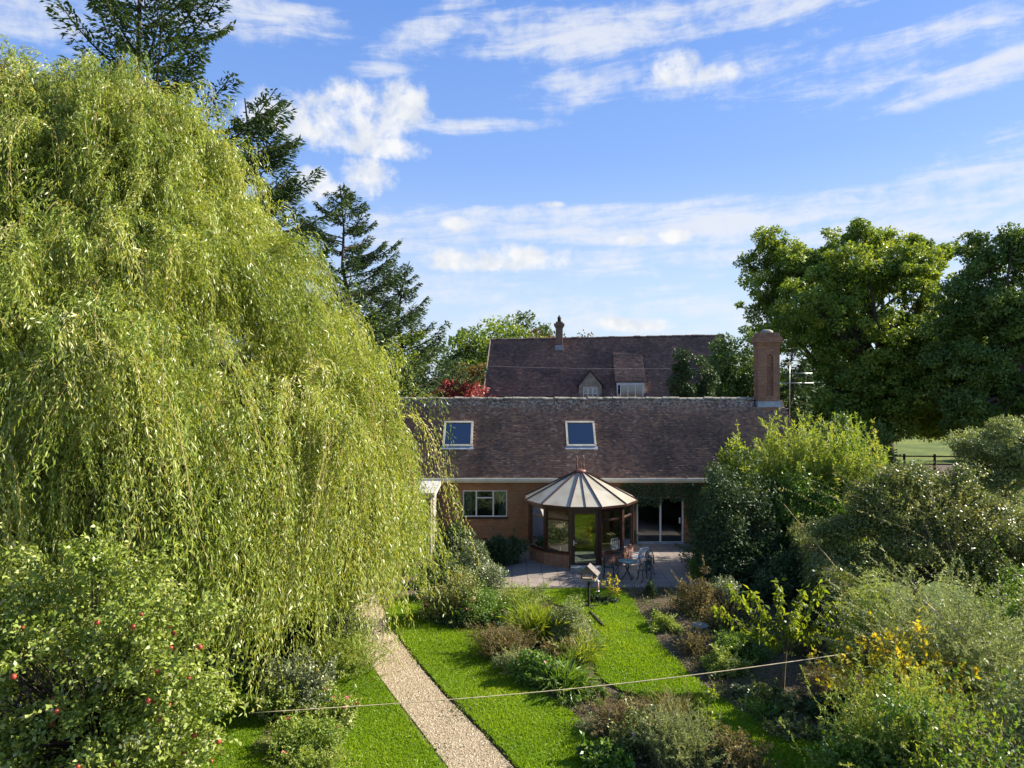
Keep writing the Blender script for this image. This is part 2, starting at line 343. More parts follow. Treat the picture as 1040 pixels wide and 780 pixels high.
m_, n_ = new_mat('opal_roof_panel'); o_ = n_.n('ShaderNodeTexCoord').outputs['Object']
cc = n_.mix(n_.smooth(n_.noise(o_, 1.6, 5, .6), .35, .7), (.60, .56, .46), (.48, .43, .32))
p_ = princ(n_, Base_Color=cc, Roughness=.28, Specular_IOR_Level=.6)
t_ = n_.n('ShaderNodeBsdfTranslucent', {'Color': (.75, .68, .5, 1)})
out(n_, n_.n('ShaderNodeMixShader', {0: .35, 1: p_.outputs[0], 2: t_.outputs[0]}).outputs[0]); M['opal'] = m_
M['ground'] = ground_mat('meadow', [(.045, .08, .012), (.16, .18, .03), (.055, .09, .015), (.19, .18, .045)], .22)
M['soil'] = ground_mat('bed_soil', [(.105, .074, .05), (.075, .056, .04), (.14, .105, .07), (.18, .145, .10)], 1.0, .8)
M['turf'] = ground_mat('turf', [(.10, .175, .010), (.13, .22, .012), (.09, .15, .010), (.15, .23, .02)], 1.2, .6)
M['gravel'] = ground_mat('gravel', [(.36, .28, .175), (.43, .345, .225), (.24, .185, .115), (.50, .41, .28)], 1.6, .9)
M['blade'] = leafmat('grass_blade', [(0.121, 0.206, 0.01), (0.176, 0.2833, 0.012), (0.231, 0.3399, 0.016), (0.308, 0.3811, 0.03)], .45, (1.25, 1.25, .3), .45, .3)
M['pebble'] = leafmat('pebble', [(.17, .125, .08), (.34, .265, .175), (.47, .38, .26), (.64, .55, .41)], .0, (1, 1, 1), .85, .2)
m_, n_ = new_mat('paving'); o_ = n_.n('ShaderNodeTexCoord').outputs['Object']
b_ = n_.n('ShaderNodeTexBrick', {'Vector': o_, 'Color1': (.20, .165, .14, 1), 'Color2': (.265, .215, .18, 1), 'Mortar': (.075, .07, .06, 1), 'Scale': 1.0, 'Mortar Size': .014, 'Mortar Smooth': .3, 'Brick Width': .6, 'Row Height': .6, 'Bias': 0.0}, offset=.0)
c_ = n_.mix(n_.m('MULTIPLY', n_.smooth(n_.noise(o_, 2, 6, .7), .4, .7), .5), b_.outputs[0], (.14, .115, .10))
c_ = n_.mix(n_.m('MULTIPLY', n_.smooth(n_.noise(o_, 17, 5, .7), .55, .7), .5), c_, (.30, .26, .22))
p_ = princ(n_, Base_Color=c_, Roughness=.85, Specular_IOR_Level=.3)
bp_ = n_.n('ShaderNodeBump', {'Strength': .5, 'Distance': .02, 'Height': n_.m('SUBTRACT', n_.noise(o_, 12, 5, .6), b_.outputs[1])}); n_.t.links.new(bp_.outputs[0], p_.inputs['Normal'])
out(n_, p_.outputs[0]); M['paving'] = m_

# ------------------------------------------------------------------ ground, lawns, path, patio
def struct(o): return tag(o, kind='structure')
struct(MB().add([(-700, -80, 0), (700, -80, 0), (700, 1400, 0), (-700, 1400, 0)], [(0, 1, 2, 3)]).build('ground', M['ground']))
struct(MB().add([(-17, 4, .004), (8.2, 4, .004), (11.2, 26.4, .004), (11.2, 33.3, .004), (-17, 33.3, .004)], [(0, 1, 2, 3, 4)]).build('soil', M['soil']))
def gp(pts): return [gnd(x, y)[:2] for x, y in pts]
def smooth_poly(p, it=2):
    for _ in range(it):
        q = []
        for i in range(len(p)):
            a, b = p[i], p[(i + 1) % len(p)]
            q += [(a[0] * .75 + b[0] * .25, a[1] * .75 + b[1] * .25), (a[0] * .25 + b[0] * .75, a[1] * .25 + b[1] * .75)]
        p = q
    return p
path_l = [(330, 570), (345, 605), (359, 635), (374, 672), (396, 702), (424, 738), (455, 780), (478, 812), (560, 930)]
path_r = [(640, 930), (548, 812), (521, 780), (486, 742), (452, 708), (428, 680), (408, 654), (393, 628), (380, 600), (366, 570)]
struct(MB().prism(gp(path_l + path_r), 0.0, .022).build('path', M['gravel']))
LAWNS = {
 'lawn_middle': [(393, 634), (394, 622), (402, 610), (428, 606), (446, 628), (492, 632), (490, 655), (508, 682), (540, 700), (566, 712), (598, 742), (640, 790), (700, 860), (592, 860), (550, 806), (524, 780), (490, 742), (456, 708), (432, 680), (410, 654)],
 'lawn_right': [(545, 599), (622, 599), (640, 606), (652, 626), (664, 648), (694, 682), (722, 704), (774, 736), (868, 776), (960, 830), (820, 830), (764, 776), (738, 742), (716, 728), (672, 716), (634, 704), (608, 690), (600, 664), (602, 640), (592, 622), (560, 614)],
 'lawn_left': [(374, 676), (392, 700), (420, 738), (451, 780), (474, 812), (520, 870), (60, 870), (60, 790), (150, 720), (220, 696), (300, 690), (340, 684)]}
grass_pts = []
def inside(poly, X, Y):
    r_ = np.zeros(len(X), bool); n = len(poly); j = n - 1
    for i in range(n):
        xi, yi = poly[i]; xj, yj = poly[j]
        c_ = ((yi > Y) != (yj > Y)) & (X < (xj - xi) * (Y - yi) / (yj - yi + 1e-12) + xi); r_ ^= c_; j = i
    return r_
rg = np.random.default_rng(5)
for nm, pts in LAWNS.items():
    poly = smooth_poly(gp(pts), 3); er = random.Random(len(nm)); poly = [(x + .022 * er.uniform(-1, 1) + .03 * math.sin(x * 3.1 + y * 2.3), y + .022 * er.uniform(-1, 1)) for x, y in poly]
    struct(MB().prism(poly, 0.0, .06).build(nm, M['turf']))
    a = np.array(poly); lo, hi = a.min(0) - .04, a.max(0) + .04; ar = np.prod(hi - lo)
    n = int(ar * 1900); X = rg.uniform(lo[0], hi[0], n); Y = rg.uniform(lo[1], hi[1], n)
    jx = X + rg.normal(0, .045, n); jy = Y + rg.normal(0, .045, n)
    k = inside(poly, jx, jy) & (Y > 11.5); grass_pts.append(np.stack([X[k], Y[k]], 1))
gpt = np.concatenate(grass_pts); n = len(gpt)
P = np.concatenate([gpt, np.full((n, 1), .055)], 1)
D = np.stack([rg.normal(0, .55, n), rg.normal(0, .55, n), np.ones(n)], 1); Nn = rg.normal(size=(n, 3))
ph = np.sin(gpt[:, 0] * 1.7 + np.sin(gpt[:, 1] * 1.3) * 2) * np.sin(gpt[:, 1] * 2.1 + gpt[:, 0]) * .5 + .5
Lb = rg.uniform(.03, .075, n) * (0.8 + .6 * ph)
v, f = leaf_geo(P, D, Nn, Lb, rg.uniform(.012, .022, n))
tag(np_mesh('grass', v, f, M['blade'], None, np.clip(rg.normal(.45, .2, n) + (ph - .5) * .4 + .22 * np.sin(gpt[:, 0] * .9 + 2) * np.sin(gpt[:, 1] * .8), 0, 1)), 'short bright green mown grass covering the lawns between the beds', 'grass', kind='stuff')
# loose stones on the path
pp = gp(path_l + path_r); a = np.array(pp); n = 90000
X = rg.uniform(-7, 1.2, n); Y = rg.uniform(11, 29, n); k = inside(pp, X, Y); X, Y = X[k], Y[k]; n = len(X)
base = np.array([[-1, -.6, 0], [1, -.6, 0], [0, 1.1, 0], [0, 0, 1.0]]); rr = rg.uniform(.010, .026, n)
an = rg.uniform(0, 2 * PI, n); ca, sa = np.cos(an), np.sin(an)
bx = base[None, :, 0] * ca[:, None] - base[None, :, 1] * sa[:, None]; by = base[None, :, 0] * sa[:, None] + base[None, :, 1] * ca[:, None]
V = np.stack([X[:, None] + bx * rr[:, None], Y[:, None] + by * rr[:, None], .02 + base[None, :, 2] * rr[:, None]], 2).reshape(-1, 3)
Fc = (np.arange(n)[:, None, None] * 4 + np.array([[0, 1, 3], [1, 2, 3], [2, 0, 3]])[None]).reshape(-1, 3)
tag(np_mesh('gravel_stones', V, Fc, M['pebble'], None, np.repeat(np.clip(rg.normal(.5, .22, n), 0, 1), 3)), 'loose beige gravel stones spread over the garden path', 'gravel', kind='stuff')
struct(MB().prism([(-1.3, 26.35), (8.4, 26.35), (8.4, 33.58), (-1.3, 33.58)], 0.0, .05).build('patio', M['paving']))
# far field: rough track before the fence
struct(MB().add([(20, 60, .01), (90, 54, .01), (90, 62, .01), (20, 69, .01)], [(0, 1, 2, 3)]).build('track', ground_mat('track_dirt', [(.10, .075, .06), (.13, .10, .08), (.08, .06, .05), (.15, .12, .09)], .6)))

# ------------------------------------------------------------------ roofs of single tiles
def tiles(name, A, B, Cc, Dd, tw, gauge, mat, parent, holes=(), seed=1, lift=.022, runs=()):
    """A,B eave ends; Dd,Cc ridge ends (above A and B); holes in metres along / up the slope"""
    r_ = np.random.default_rng(seed); A, B, Cc, Dd = map(np.array, (A, B, Cc, Dd))
    Lx = np.linalg.norm(B - A); Ls = np.linalg.norm(Dd - A); nr = int(Ls / gauge); nc = int(Lx / tw)
    nv = np.cross(B - A, Dd - A); nv = nv / np.linalg.norm(nv)
    I, J = np.meshgrid(np.arange(nr), np.arange(nc + 1), indexing='ij'); I = I.ravel(); J = J.ravel()
    u0 = np.clip((J - .5 * (I % 2)) * tw, 0, Lx); u1 = np.clip((J + 1 - .5 * (I % 2)) * tw, 0, Lx)
    k = (u1 - u0) > .02; t0 = I * gauge; t1 = np.minimum(t0 + gauge * 1.35, Ls)
    for (h0, h1, s0, s1) in holes: k &= ~((u0 + u1 > 2 * h0) & (u0 + u1 < 2 * h1) & (t0 + gauge * .6 > s0) & (t0 + gauge * .4 < s1))
    I, u0, u1, t0, t1 = I[k], u0[k], u1[k], t0[k], t1[k]; n = len(u0)
    ju = r_.normal(0, .003, n); u0 = np.clip(u0 + ju + .0025, 0, Lx); u1 = np.clip(u1 + ju - .0025, 0, Lx); t0 = t0 + r_.normal(0, .004, n)
    kk = min(1.0, Lx / 8) ** 2; sag = lambda u, t: -.05 * kk * np.sin(u / Lx * PI) * np.sin(t / Ls * PI) + .018 * kk * np.sin(u * 1.9) * np.sin(t * 2.3 + u * .4)
    def pt(u, t, h):
        a = (u / Lx)[:, None]; b = (t / Ls)[:, None]
        return (A * (1 - a) + B * a) * (1 - b) + (Dd * (1 - a) + Cc * a) * b + nv * (h + sag(u, t))[:, None]
    slip = r_.uniform(size=n) < .012; t0 = t0 - slip * r_.uniform(.01, .05, n)
    hl = lift + r_.normal(0, .005, n) + slip * r_.uniform(0, .03, n); hr = hl + r_.normal(0, .004, n); z = np.zeros(n)
    V = np.stack([pt(u0, t0, hl), pt(u1, t0, hr), pt(u1, t1, z + .004), pt(u0, t1, z + .004), pt(u0, t0, hl - .02), pt(u1, t0, hr - .02)], 1).reshape(-1, 3)
    b = (np.arange(n) * 6)[:, None, None]; Fq = (b + np.array([[0, 1, 2, 3], [4, 5, 1, 0]])[None]).reshape(-1, 4)
    tint = np.clip(r_.beta(2.0, 2.5, n) + .10 * np.sin(u0 * .7 + 1) * np.sin(t0 * 1.1), 0, 1)
    for q0, q1, w0, w1, dl in runs: k = (u0 > q0 + .05 * np.sin(t0 * 9)) & (u1 < q1 + .05 * np.sin(t0 * 7)) & (t0 > w0) & (t0 < w1); tint[k] = np.clip(tint[k] + dl, 0, 1)
    return np_mesh(name, V, Fq, mat, parent, np.repeat(tint, 2))
def ridge_row(mb, a, b, seg=.42, r_=.13, seed=3):
    rr = random.Random(seed); a = Vector(a); b = Vector(b); L = (b - a).length; n = int(L / seg); d = (b - a) / n; sd_ = d.normalized().cross(Vector((0, 0, 1)))
    for i in range(n):
        p = a + d * i; q = a + d * (i + .97); jz = rr.uniform(-.02, .025); vs = []
        for k, e in ((0, p), (1, q)):
            for j in range(7):
                t = PI * j / 6; rad = r_ * (1.0 if k == 0 else .93); vs.append(e + sd_ * (-math.cos(t) * rad) + Vector((0, 0, math.sin(t) * rad + jz - .06)))
        mb.add(vs, [(j, j + 1, 7 + j + 1, 7 + j) for j in range(6)] + [tuple(range(7))[::-1], tuple(range(7, 14))])

# ------------------------------------------------------------------ the brick cottage
YW, YE, YR, ZE, ZR = 33.6, 33.3, 36.4, 3.21, 6.84
XL, XR = -7.2, 13.9
cot = thing('cottage', 'long single storey brick cottage with mottled clay tile roof, two skylights and end chimney', 'house', (0, YW, 0))
def ly(y): return y - YW
wl = MB()
wx0, wx1, wz0, wz1 = -2.33, -.23, 1.31, 2.57      # casement window opening
dx0, dx1, dz1 = 5.9, 8.12, 2.26                   # patio door opening
wl.box(XL + .2, 0, 0, wx0, .3, 3.15); wl.box(wx0, 0, 0, wx1, .3, wz0); wl.box(wx0, 0, wz1, wx1, .3, 3.15)
wl.box(wx1, 0, 0, dx0, .3, 3.15); wl.box(dx0, 0, dz1, dx1, .3, 3.15); wl.box(dx1, 0, 0, XR - .15, .3, 3.15)
wl.box(XL + .2, 5.3, 0, XR - .15, 5.6, 3.15)
for gx in (XL + .2, XR - .45):                    # gables
    wl.add([(gx + s_, y, z) for s_ in (0, .3) for y, z in ((.3, 0), (5.3, 0), (5.3, 3.15), (2.8, 6.66), (.3, 3.15))], [(0, 1, 2, 3, 4)[::-1], (5, 6, 7, 8, 9), (0, 5, 9, 4)[::-1], (2, 3, 8, 7), (3, 4, 9, 8), (0, 1, 6, 5), (1, 2, 7, 6)])
wl.build('wall', M['brick'], cot)
slope = math.hypot(YR - YE, ZR - ZE)
SKY = [(450, 480), (575, 605)]
su = [((a - 520) / F * 34.75, (b - 520) / F * 34.75) for a, b in SKY]; s0, s1 = .345 * slope, .685 * slope
holes = [(a - XL - .02, b - XL + .02, s0 - .02, s1 + .02) for a, b in su] + [(12.3 - XL, 13.9 - XL, slope - .55, slope)]
rf = tiles('roof', (XL, ly(YE), ZE), (XR, ly(YE), ZE), (XR, ly(YR), ZR), (XL, ly(YR), ZR), .165, .1, M['tile'], cot, holes, 2, .022, [(a - XL - .1, b - XL + .15, .1, s0, .20) for a, b in su] + [(b - XL + .2, b - XL + .6, .1, s1, -.22) for a, b in su])
tiles('rear_slope', (XR, 2 * ly(YR) - ly(YE), ZE), (XL, 2 * ly(YR) - ly(YE), ZE), (XL, ly(YR), ZR), (XR, ly(YR), ZR), .33, .2, M['tile'], cot, (), 4)
dk = MB(); e_ = .035
dk.add([(XL + .03, ly(YE) + .05, ZE - e_), (XR - .03, ly(YE) + .05, ZE - e_), (XR - .03, ly(YR), ZR - .06), (XL + .03, ly(YR), ZR - .06), (XR - .03, 5.9, ZE - e_), (XL + .03, 5.9, ZE - e_)], [(0, 1, 2, 3), (3, 2, 4, 5)])
dk.build('roof_deck', M['darkwood'], cot)
rb = MB(); ridge_row(rb, (XL, ly(YR), ZR + .02), (12.4, ly(YR), ZR + .02)); rb.build('ridge_tiles', M['ridge'], rf)
gt = MB()
for x0_ in np.arange(XL, 12.6, 2.0):
    x1_ = min(x0_ + 1.99, 12.6); gt.box(x0_, ly(YE) - .09, ZE - .135, x1_, ly(YE) + .02, ZE - .02)
gt.build('gutter', M['gutter'], cot)
fs = MB(); fs.box(XL, ly(YE) + .03, ZE - .24, 12.7, ly(YE) + .06, ZE - .05); fs.box(XL, ly(YE) + .06, ZE - .20, 12.7, -.005, ZE - .17); fs.build('fascia', M['gutter'], cot)
# skylights: local frame on the slope
sx = Vector((1, 0, 0)); sv = Vector((0, YR - YE, ZR - ZE)).normalized(); sn = sx.cross(sv)
def on_slope(u, t, h): return Vector((u, ly(YE), ZE)) + sv * t + sn * h
def sbox(mb, u0, u1, t0, t1, h0, h1):
    vs = [on_slope(u, t, h) for h in (h0, h1) for u, t in ((u0, t0), (u1, t0), (u1, t1), (u0, t1))]
    mb.add(vs, [(0, 3, 2, 1), (4, 5, 6, 7), (0, 1, 5, 4), (1, 2, 6, 5), (2, 3, 7, 6), (3, 0, 4, 7)])
for a, b in su:
    fr = MB(); t = .095
    sbox(fr, a, b, s1 - t, s1, -.03, .10); sbox(fr, a, b, s0 + .12, s0 + .12 + t, -.03, .085); sbox(fr, a, a + t, s0 + .12 + t, s1 - t, -.03, .095); sbox(fr, b - t, b, s0 + .12 + t, s1 - t, -.03, .095)
    k_ = fr.build('skylight', M['frame'], cot)
    pn = MB(); sbox(pn, a + t, b - t, s0 + .12 + t, s1 - t, .04, .055); pn.build('pane', M['skyglass'], k_)
    fl = MB(); sbox(fl, a - .06, b + .06, s0 - .06, s0 + .115, .022, .05); fl.build('flashing', M['lead'], k_)
# casement window
wf = MB(); t = .055; yf0, yf1 = .035, .105
wf.box(wx0, yf0, wz0, wx0 + t, yf1, wz1); wf.box(wx1 - t, yf0, wz0, wx1, yf1, wz1); wf.box(wx0 + t, yf0, wz1 - t, wx1 - t, yf1, wz1); wf.box(wx0 + t, yf0, wz0, wx1 - t, yf1, wz0 + t)
m0, m1 = wx0 + .64, wx1 - .66; tz = wz1 - .36
wf.box(m0 - .035, yf0, wz0 + t, m0 + .035, yf1, wz1 - t); wf.box(m1 - .035, yf0, wz0 + t, m1 + .035, yf1, wz1 - t); wf.box(m0 + .035, yf0, tz - .03, m1 - .035, yf1, tz + .03)
win = wf.build('window', M['white'], cot)
MB().box(wx0 + .02, .07, wz0 + .02, wx1 - .02, .076, wz1 - .02).build('pane', M['glass'], win)
sl_ = MB(); sl_.box(wx0 - .06, -.07, wz0 - .075, wx1 + .06, .034, wz0 - .003); sl_.build('sill', M['darkwood'], win)
for c0, c1 in ((wx0 + .05, wx0 + .45), (wx1 - .42, wx1 - .05)):
    cu = MB(); n = 14; vs = []
    for i in range(n + 1):
        x = c0 + (c1 - c0) * i / n; y = .22 + .025 * math.sin(i * 1.9); vs += [(x, y, wz0 - .1), (x, y, wz1 + .05)]
    cu.add(vs, [(2 * i, 2 * i + 2, 2 * i + 3, 2 * i + 1) for i in range(n)])
    cu.build('curtain', M['curtain'], win)
# patio door
pf = MB(); t = .07; dm = 7.03
pf.box(dx0, .03, .04, dx0 + t, .12, dz1); pf.box(dx1 - t, .03, .04, dx1, .12, dz1); pf.box(dx0 + t, .03, dz1 - t, dx1 - t, .12, dz1); pf.box(dx0 + t, .03, .04, dx1 - t, .12, .13); pf.box(dm - .04, .02, .13, dm + .04, .11, dz1 - t)
pdr = pf.build('patio_door', M['white'], cot); MB().box(dx0 + .05, .07, .1, dx1 - .05, .078, dz1 - .03).build('pane', M['glass_dark'], pdr)
MB().box(dx1 - .21, .0, 1.0, dx1 - .15, .029, 1.28).build('handle', M['plastic'], pdr)
st_ = MB(); st_.box(dx0 - .02, -.12, .052, dx1 + .02, .025, .12); st_.build('door_sill', M['lead'], pdr)
# rooms behind the glass
rm = MB(); rm.box(XL + .6, .31, .0, XR - .6, 5.2, .05); rm.box(4.4, .32, .06, 4.5, 4.2, 2.9); rm.box(4.5, 4.2, .06, 10, 4.3, 2.9); rm.box(-6, 3.6, .06, 4.4, 3.7, 2.9); rm.box(XL + .6, .32, 2.92, XR - .6, 5.2, 2.98)
rm.build('room', M['inside'], cot)
# big end chimney (stands astride the ridge)
ch = MB(); cx0, cx1 = 12.47, 13.56; cy0, cy1 = ly(35.95), ly(36.6); zb = 5.9
pw = .33; zp0, zp1 = 7.0, 9.2
xm0, xm1 = cx0 + pw + .12, cx1 - pw
ch.box(cx0, cy0 + .13, zb, cx1, cy1, 9.55)
ch.box(cx0, cy0, zb, xm0, cy0 + .13, 9.55); ch.box(xm1, cy0, zb, cx1, cy0 + .13, 9.55); ch.box(xm0, cy0, zb, xm1, cy0 + .13, zp0)
arc = [(xm0 + (xm1 - xm0) * (.5 - .5 * math.cos(PI * i / 8)), zp1 - .25 + (xm1 - xm0) * .5 * math.sin(PI * i / 8)) for i in range(9)]
for i in range(8):
    (xa, za), (xb, zb_) = arc[i], arc[i + 1]
    ch.add([(xa, cy0, za), (xb, cy0, zb_), (xb, cy0, 9.55), (xa, cy0, 9.55), (xa, cy0 + .13, za), (xb, cy0 + .13, zb_)], [(0, 1, 2, 3), (0, 4, 5, 1)])
for g_, za, zb_ in ((.03, 9.55, 9.63), (.07, 9.63, 9.71), (.12, 9.71, 9.95), (.06, 9.95, 10.03), (.0, 10.03, 10.2)): ch.box(cx0 - g_, cy0 - g_, za, cx1 + g_, cy1 + g_, zb_)
chm = ch.build('chimney', M['brick_old'], rf)
# the flashing belongs to the chimney: kept in the cottage as a part of its own
fl = MB(); fl.box(cx0 - .05, cy0 - .05, 6.42, cx1 + .05, cy0 - .004, 6.72); fl.box(cx0 - .05, cy0 - .02, 6.35, cx0 - .004, cy1, 6.70); fl.box(cx1 + .004, cy0 - .02, 6.35, cx1 + .05, cy1, 6.70); fl.build('chimney_flashing', M['lead'], cot)
cp = MB(); cp.lathe([(.31, 10.202), (.30, 10.30), (.20, 10.36), (.05, 10.38)], 14, ((cx0 + cx1) / 2, (cy0 + cy1) / 2, 0)); cp.build('chimney_cap', M['concrete'], cot)

ar = thing('tv_aerial', 'grey television aerial on a short mast beside the big brick chimney', 'aerial', (14.08, 36.0, 5.6))
mb = MB(); mb.tube([(0, 0, 0), (0, 0, 3.1)], .022, 8); mb.tube([(-.32, 0, .75), (0, 0, .75)], .015, 6); mb.build('mast', M['zinc'], ar)
mb = MB(); mb.tube([(-.75, -.2, 2.05), (1.25, .1, 2.05)], .018, 6); mb.tube([(.05, 0, 2.55), (1.2, .1, 2.55)], .018, 6)
for i in range(6): x = .1 + i * .2; mb.tube([(x, -.2 + .03 * i, 2.05), (x, .22 + .03 * i, 2.05)], .009, 5)
mb.tube([(.85, .05, 2.05), (.85, .05, 2.55)], .012, 5); mb.build('antenna', M['zinc'], ar)
mb = MB(); mb.lathe([(.02, 0), (.13, .05), (.20, .14), (.21, .15)], 14, (-.05, -.12, 2.95)); mb.build('dish', M['plastic'], ar)

# flat roofed porch at the left
po = thing('outbuilding', 'low flat roofed extension with grey felt roof half hidden by the willow', 'outbuilding', (-5.2, 31.2, 0))
mb = MB(); mb.box(-1.9, -.6, 0, 1.7, 2.05, 2.78); mb.build('wall', M['render'], po)
mb = MB(); mb.add([(-2.1, -.8, 2.84), (1.85, -.8, 2.84), (1.85, 2.05, 3.0), (-2.1, 2.05, 3.0), (-2.1, -.8, 2.92), (1.85, -.8, 2.92), (1.85, 2.05, 3.08), (-2.1, 2.05, 3.08)], [(0, 3, 2, 1), (4, 5, 6, 7), (0, 1, 5, 4), (1, 2, 6, 5), (2, 3, 7, 6), (3, 0, 4, 7)]); mb.build('roof', M['felt'], po)
mb = MB(); mb.bar((1.875, -.82, 2.83), (1.875, 2.05, 2.99), .03, .2); mb.bar((-2.12, -.825, 2.83), (1.858, -.825, 2.83), .03, .2); mb.build('fascia', M['frame'], po)
mb = MB(); mb.tube([(1.78, -.4, 2.7), (1.78, -.4, .05)], .04, 8); mb.build('downpipe', M['frame'], po)

# ------------------------------------------------------------------ conservatory (twelve sided)
cxw, cyw = 3.0, 31.25; RW, RR = 2.26, 2.48
con = thing('conservatory', 'twelve sided conservatory with dark wooden frame, cream panelled roof and brick plinth', 'conservatory', (cxw, cyw, 0))
def vert(i, r_): t = R(-90 + 15 + 30 * i); return Vector((r_ * math.cos(t), r_ * math.sin(t), 0))   # facet i lies between vert(i-1) and vert(i); facet 0 faces the camera
FAC = [-4, -3, -2, -1, 0, 1, 2, 3, 4]
for i in FAC:
    if i == 0: continue
    base = MB(); sill = MB()
    a, b = vert(i - 1, RW + .05), vert(i, RW + .05); ai, bi = vert(i - 1, RW - .17), vert(i, RW - .17)
    base.add([(*p.xy, z) for z in (.0, .60) for p in (a, b, bi, ai)], [(0, 3, 2, 1), (4, 5, 6, 7), (0, 1, 5, 4), (1, 2, 6, 5), (2, 3, 7, 6), (3, 0, 4, 7)])
    a, b = vert(i - 1, RW + .09), vert(i, RW + .09)
    sill.add([(*p.xy, z) for z in (.603, .66) for p in (a, b, bi, ai)], [(0, 3, 2, 1), (4, 5, 6, 7), (0, 1, 5, 4), (1, 2, 6, 5), (2, 3, 7, 6), (3, 0, 4, 7)])
    base.build('plinth', M['brick_old'], con); sill.build('sill', M['mahogany'], con)
for i in range(-5, 5):
    p = vert(i, RW); d = p.normalized(); fr = MB(); fr.bar((p.x, p.y, .02 if i in (-1, 0) else .66), (p.x, p.y, 2.5), .13, .13, d); fr.build('post', M['mahogany'], con)
ring = MB()
for i in range(-4, 5):
    a, b = vert(i - 1, RW), vert(i, RW); ring.bar((a.x, a.y, 2.50), (b.x, b.y, 2.50), .12, .20)
ring.build('head_beam', M['mahogany'], con)
for i in FAC:
    a, b = vert(i - 1, RW), vert(i, RW); u = (b - a).normalized(); a2, b2 = a + u * .06, b - u * .06
    if i == 0:
        d = MB(); t = .1
        d.bar(a2 + Vector((t / 2, 0, .10)), a2 + Vector((t / 2, 0, 2.40)), t, .06, (0, 1, 0)); d.bar(b2 + Vector((-t / 2, 0, .10)), b2 + Vector((-t / 2, 0, 2.40)), t, .06, (0, 1, 0))
        d.bar(a2 + Vector((t, 0, .18)), b2 + Vector((-t, 0, .18)), .06, .16); d.bar(a2 + Vector((t, 0, 2.35)), b2 + Vector((-t, 0, 2.35)), .06, .10)
        do = d.build('door', M['mahogany'], con)
        g_ = MB(); g_.bar(a2 + Vector((t, .0, 1.28)), b2 + Vector((-t, .0, 1.28)), .012, 2.02); g_.build('pane', M['glass'], do)
        h_ = MB(); h_.box(a2.x + .03, a2.y - .07, 1.0, a2.x + .07, a2.y - .032, 1.2); h_.bar((a2.x + .05, a2.y - .085, 1.1), (a2.x + .17, a2.y - .085, 1.1), .02, .025); h_.build('handle', M['cream'], do)
        continue
    m_ = MB(); Z = lambda p, z: Vector((p.x, p.y, z))
    m_.bar(Z(a2, .69), Z(b2, .69), .06, .05); m_.bar(Z(a2, 2.37), Z(b2, 2.37), .06, .05); m_.bar(Z(a2, 2.0), Z(b2, 2.0), .07, .075)
    for p, s_ in ((a2, 1), (b2, -1)): q = p + u * .025 * s_; m_.bar(Z(q, .70), Z(q, 2.36), .05, .06, u)
    wo = m_.build('window', M['mahogany'], con)
    g_ = MB(); g_.bar(Z(a2, 1.34), Z(b2, 1.34), .012, 1.26); g_.bar(Z(a2, 2.19), Z(b2, 2.19), .012, .32); g_.build('pane', M['glass'], wo)
rfp = MB(); rbm = MB(); zr0, zr1, rt = 2.60, 3.74, .20
def rp(i, r_): z = zr1 - (zr1 - zr0) * (r_ - rt) / (RR - rt); v_ = vert(i, r_); return Vector((v_.x, v_.y, z))
for i in range(12):
    a0, b0, a1, b1 = rp(i - 1, RR), rp(i, RR), rp(i - 1, rt), rp(i, rt)
    if max(a0.y, b0.y) + cyw > YW - .02: 
        k_ = 1.0
        while max(rp(i - 1, RR * k_).y, rp(i, RR * k_).y) + cyw > YW - .06: k_ -= .02
        a0, b0 = rp(i - 1, RR * k_), rp(i, RR * k_)
    dn = Vector((0, 0, -.028))
    rfp.add([a0, b0, b1, a1, a0 + dn, b0 + dn, b1 + dn, a1 + dn], [(0, 1, 2, 3), (7, 6, 5, 4), (0, 4, 5, 1), (1, 5, 6, 2), (2, 6, 7, 3), (3, 7, 4, 0)])
    up = Vector((0, 0, .022)); rbm.bar(b0 + up, b1 + up, .036, .05); m0_, m1_ = (a0 + b0) / 2, (a1 + b1) / 2
    if i == 0: rbm.bar(m0_ + up, m0_.lerp(m1_, .97) + up, .022, .045)
    e = Vector((0, 0, -.05)); rbm.bar(a0 * 1.005 + e, b0 * 1.005 + e, .05, .085)
cr = rfp.build('roof', M['opal'], con); rbm.build('glazing_bar', M['mahogany'], cr)
cpm = MB(); cpm.lathe([(.26, 3.72), (.27, 3.79), (.20, 3.84), (.05, 3.86)], 12); cpm.build('roof_cap', M['copper'], con)
for s_ in (-.145, .145):
    f_ = MB(); f_.lathe([(.035, 3.82), (.03, 3.95), (.05, 4.0), (.028, 4.06), (.024, 4.28), (.045, 4.33), (.02, 4.38), (.004, 4.48)], 10, (s_, 0, 0)); f_.build('finial', M['copper'], con)
MB().prism([tuple(vert(i, RW - .2).xy) for i in range(12)], .052, .07).build('floor', M['concrete'], con)
tag(MB().box(cxw - .62, 28.58, .05, cxw + .62, 29.0, .2).build('step', M['concrete']), 'pale stone step below the conservatory door', 'step')
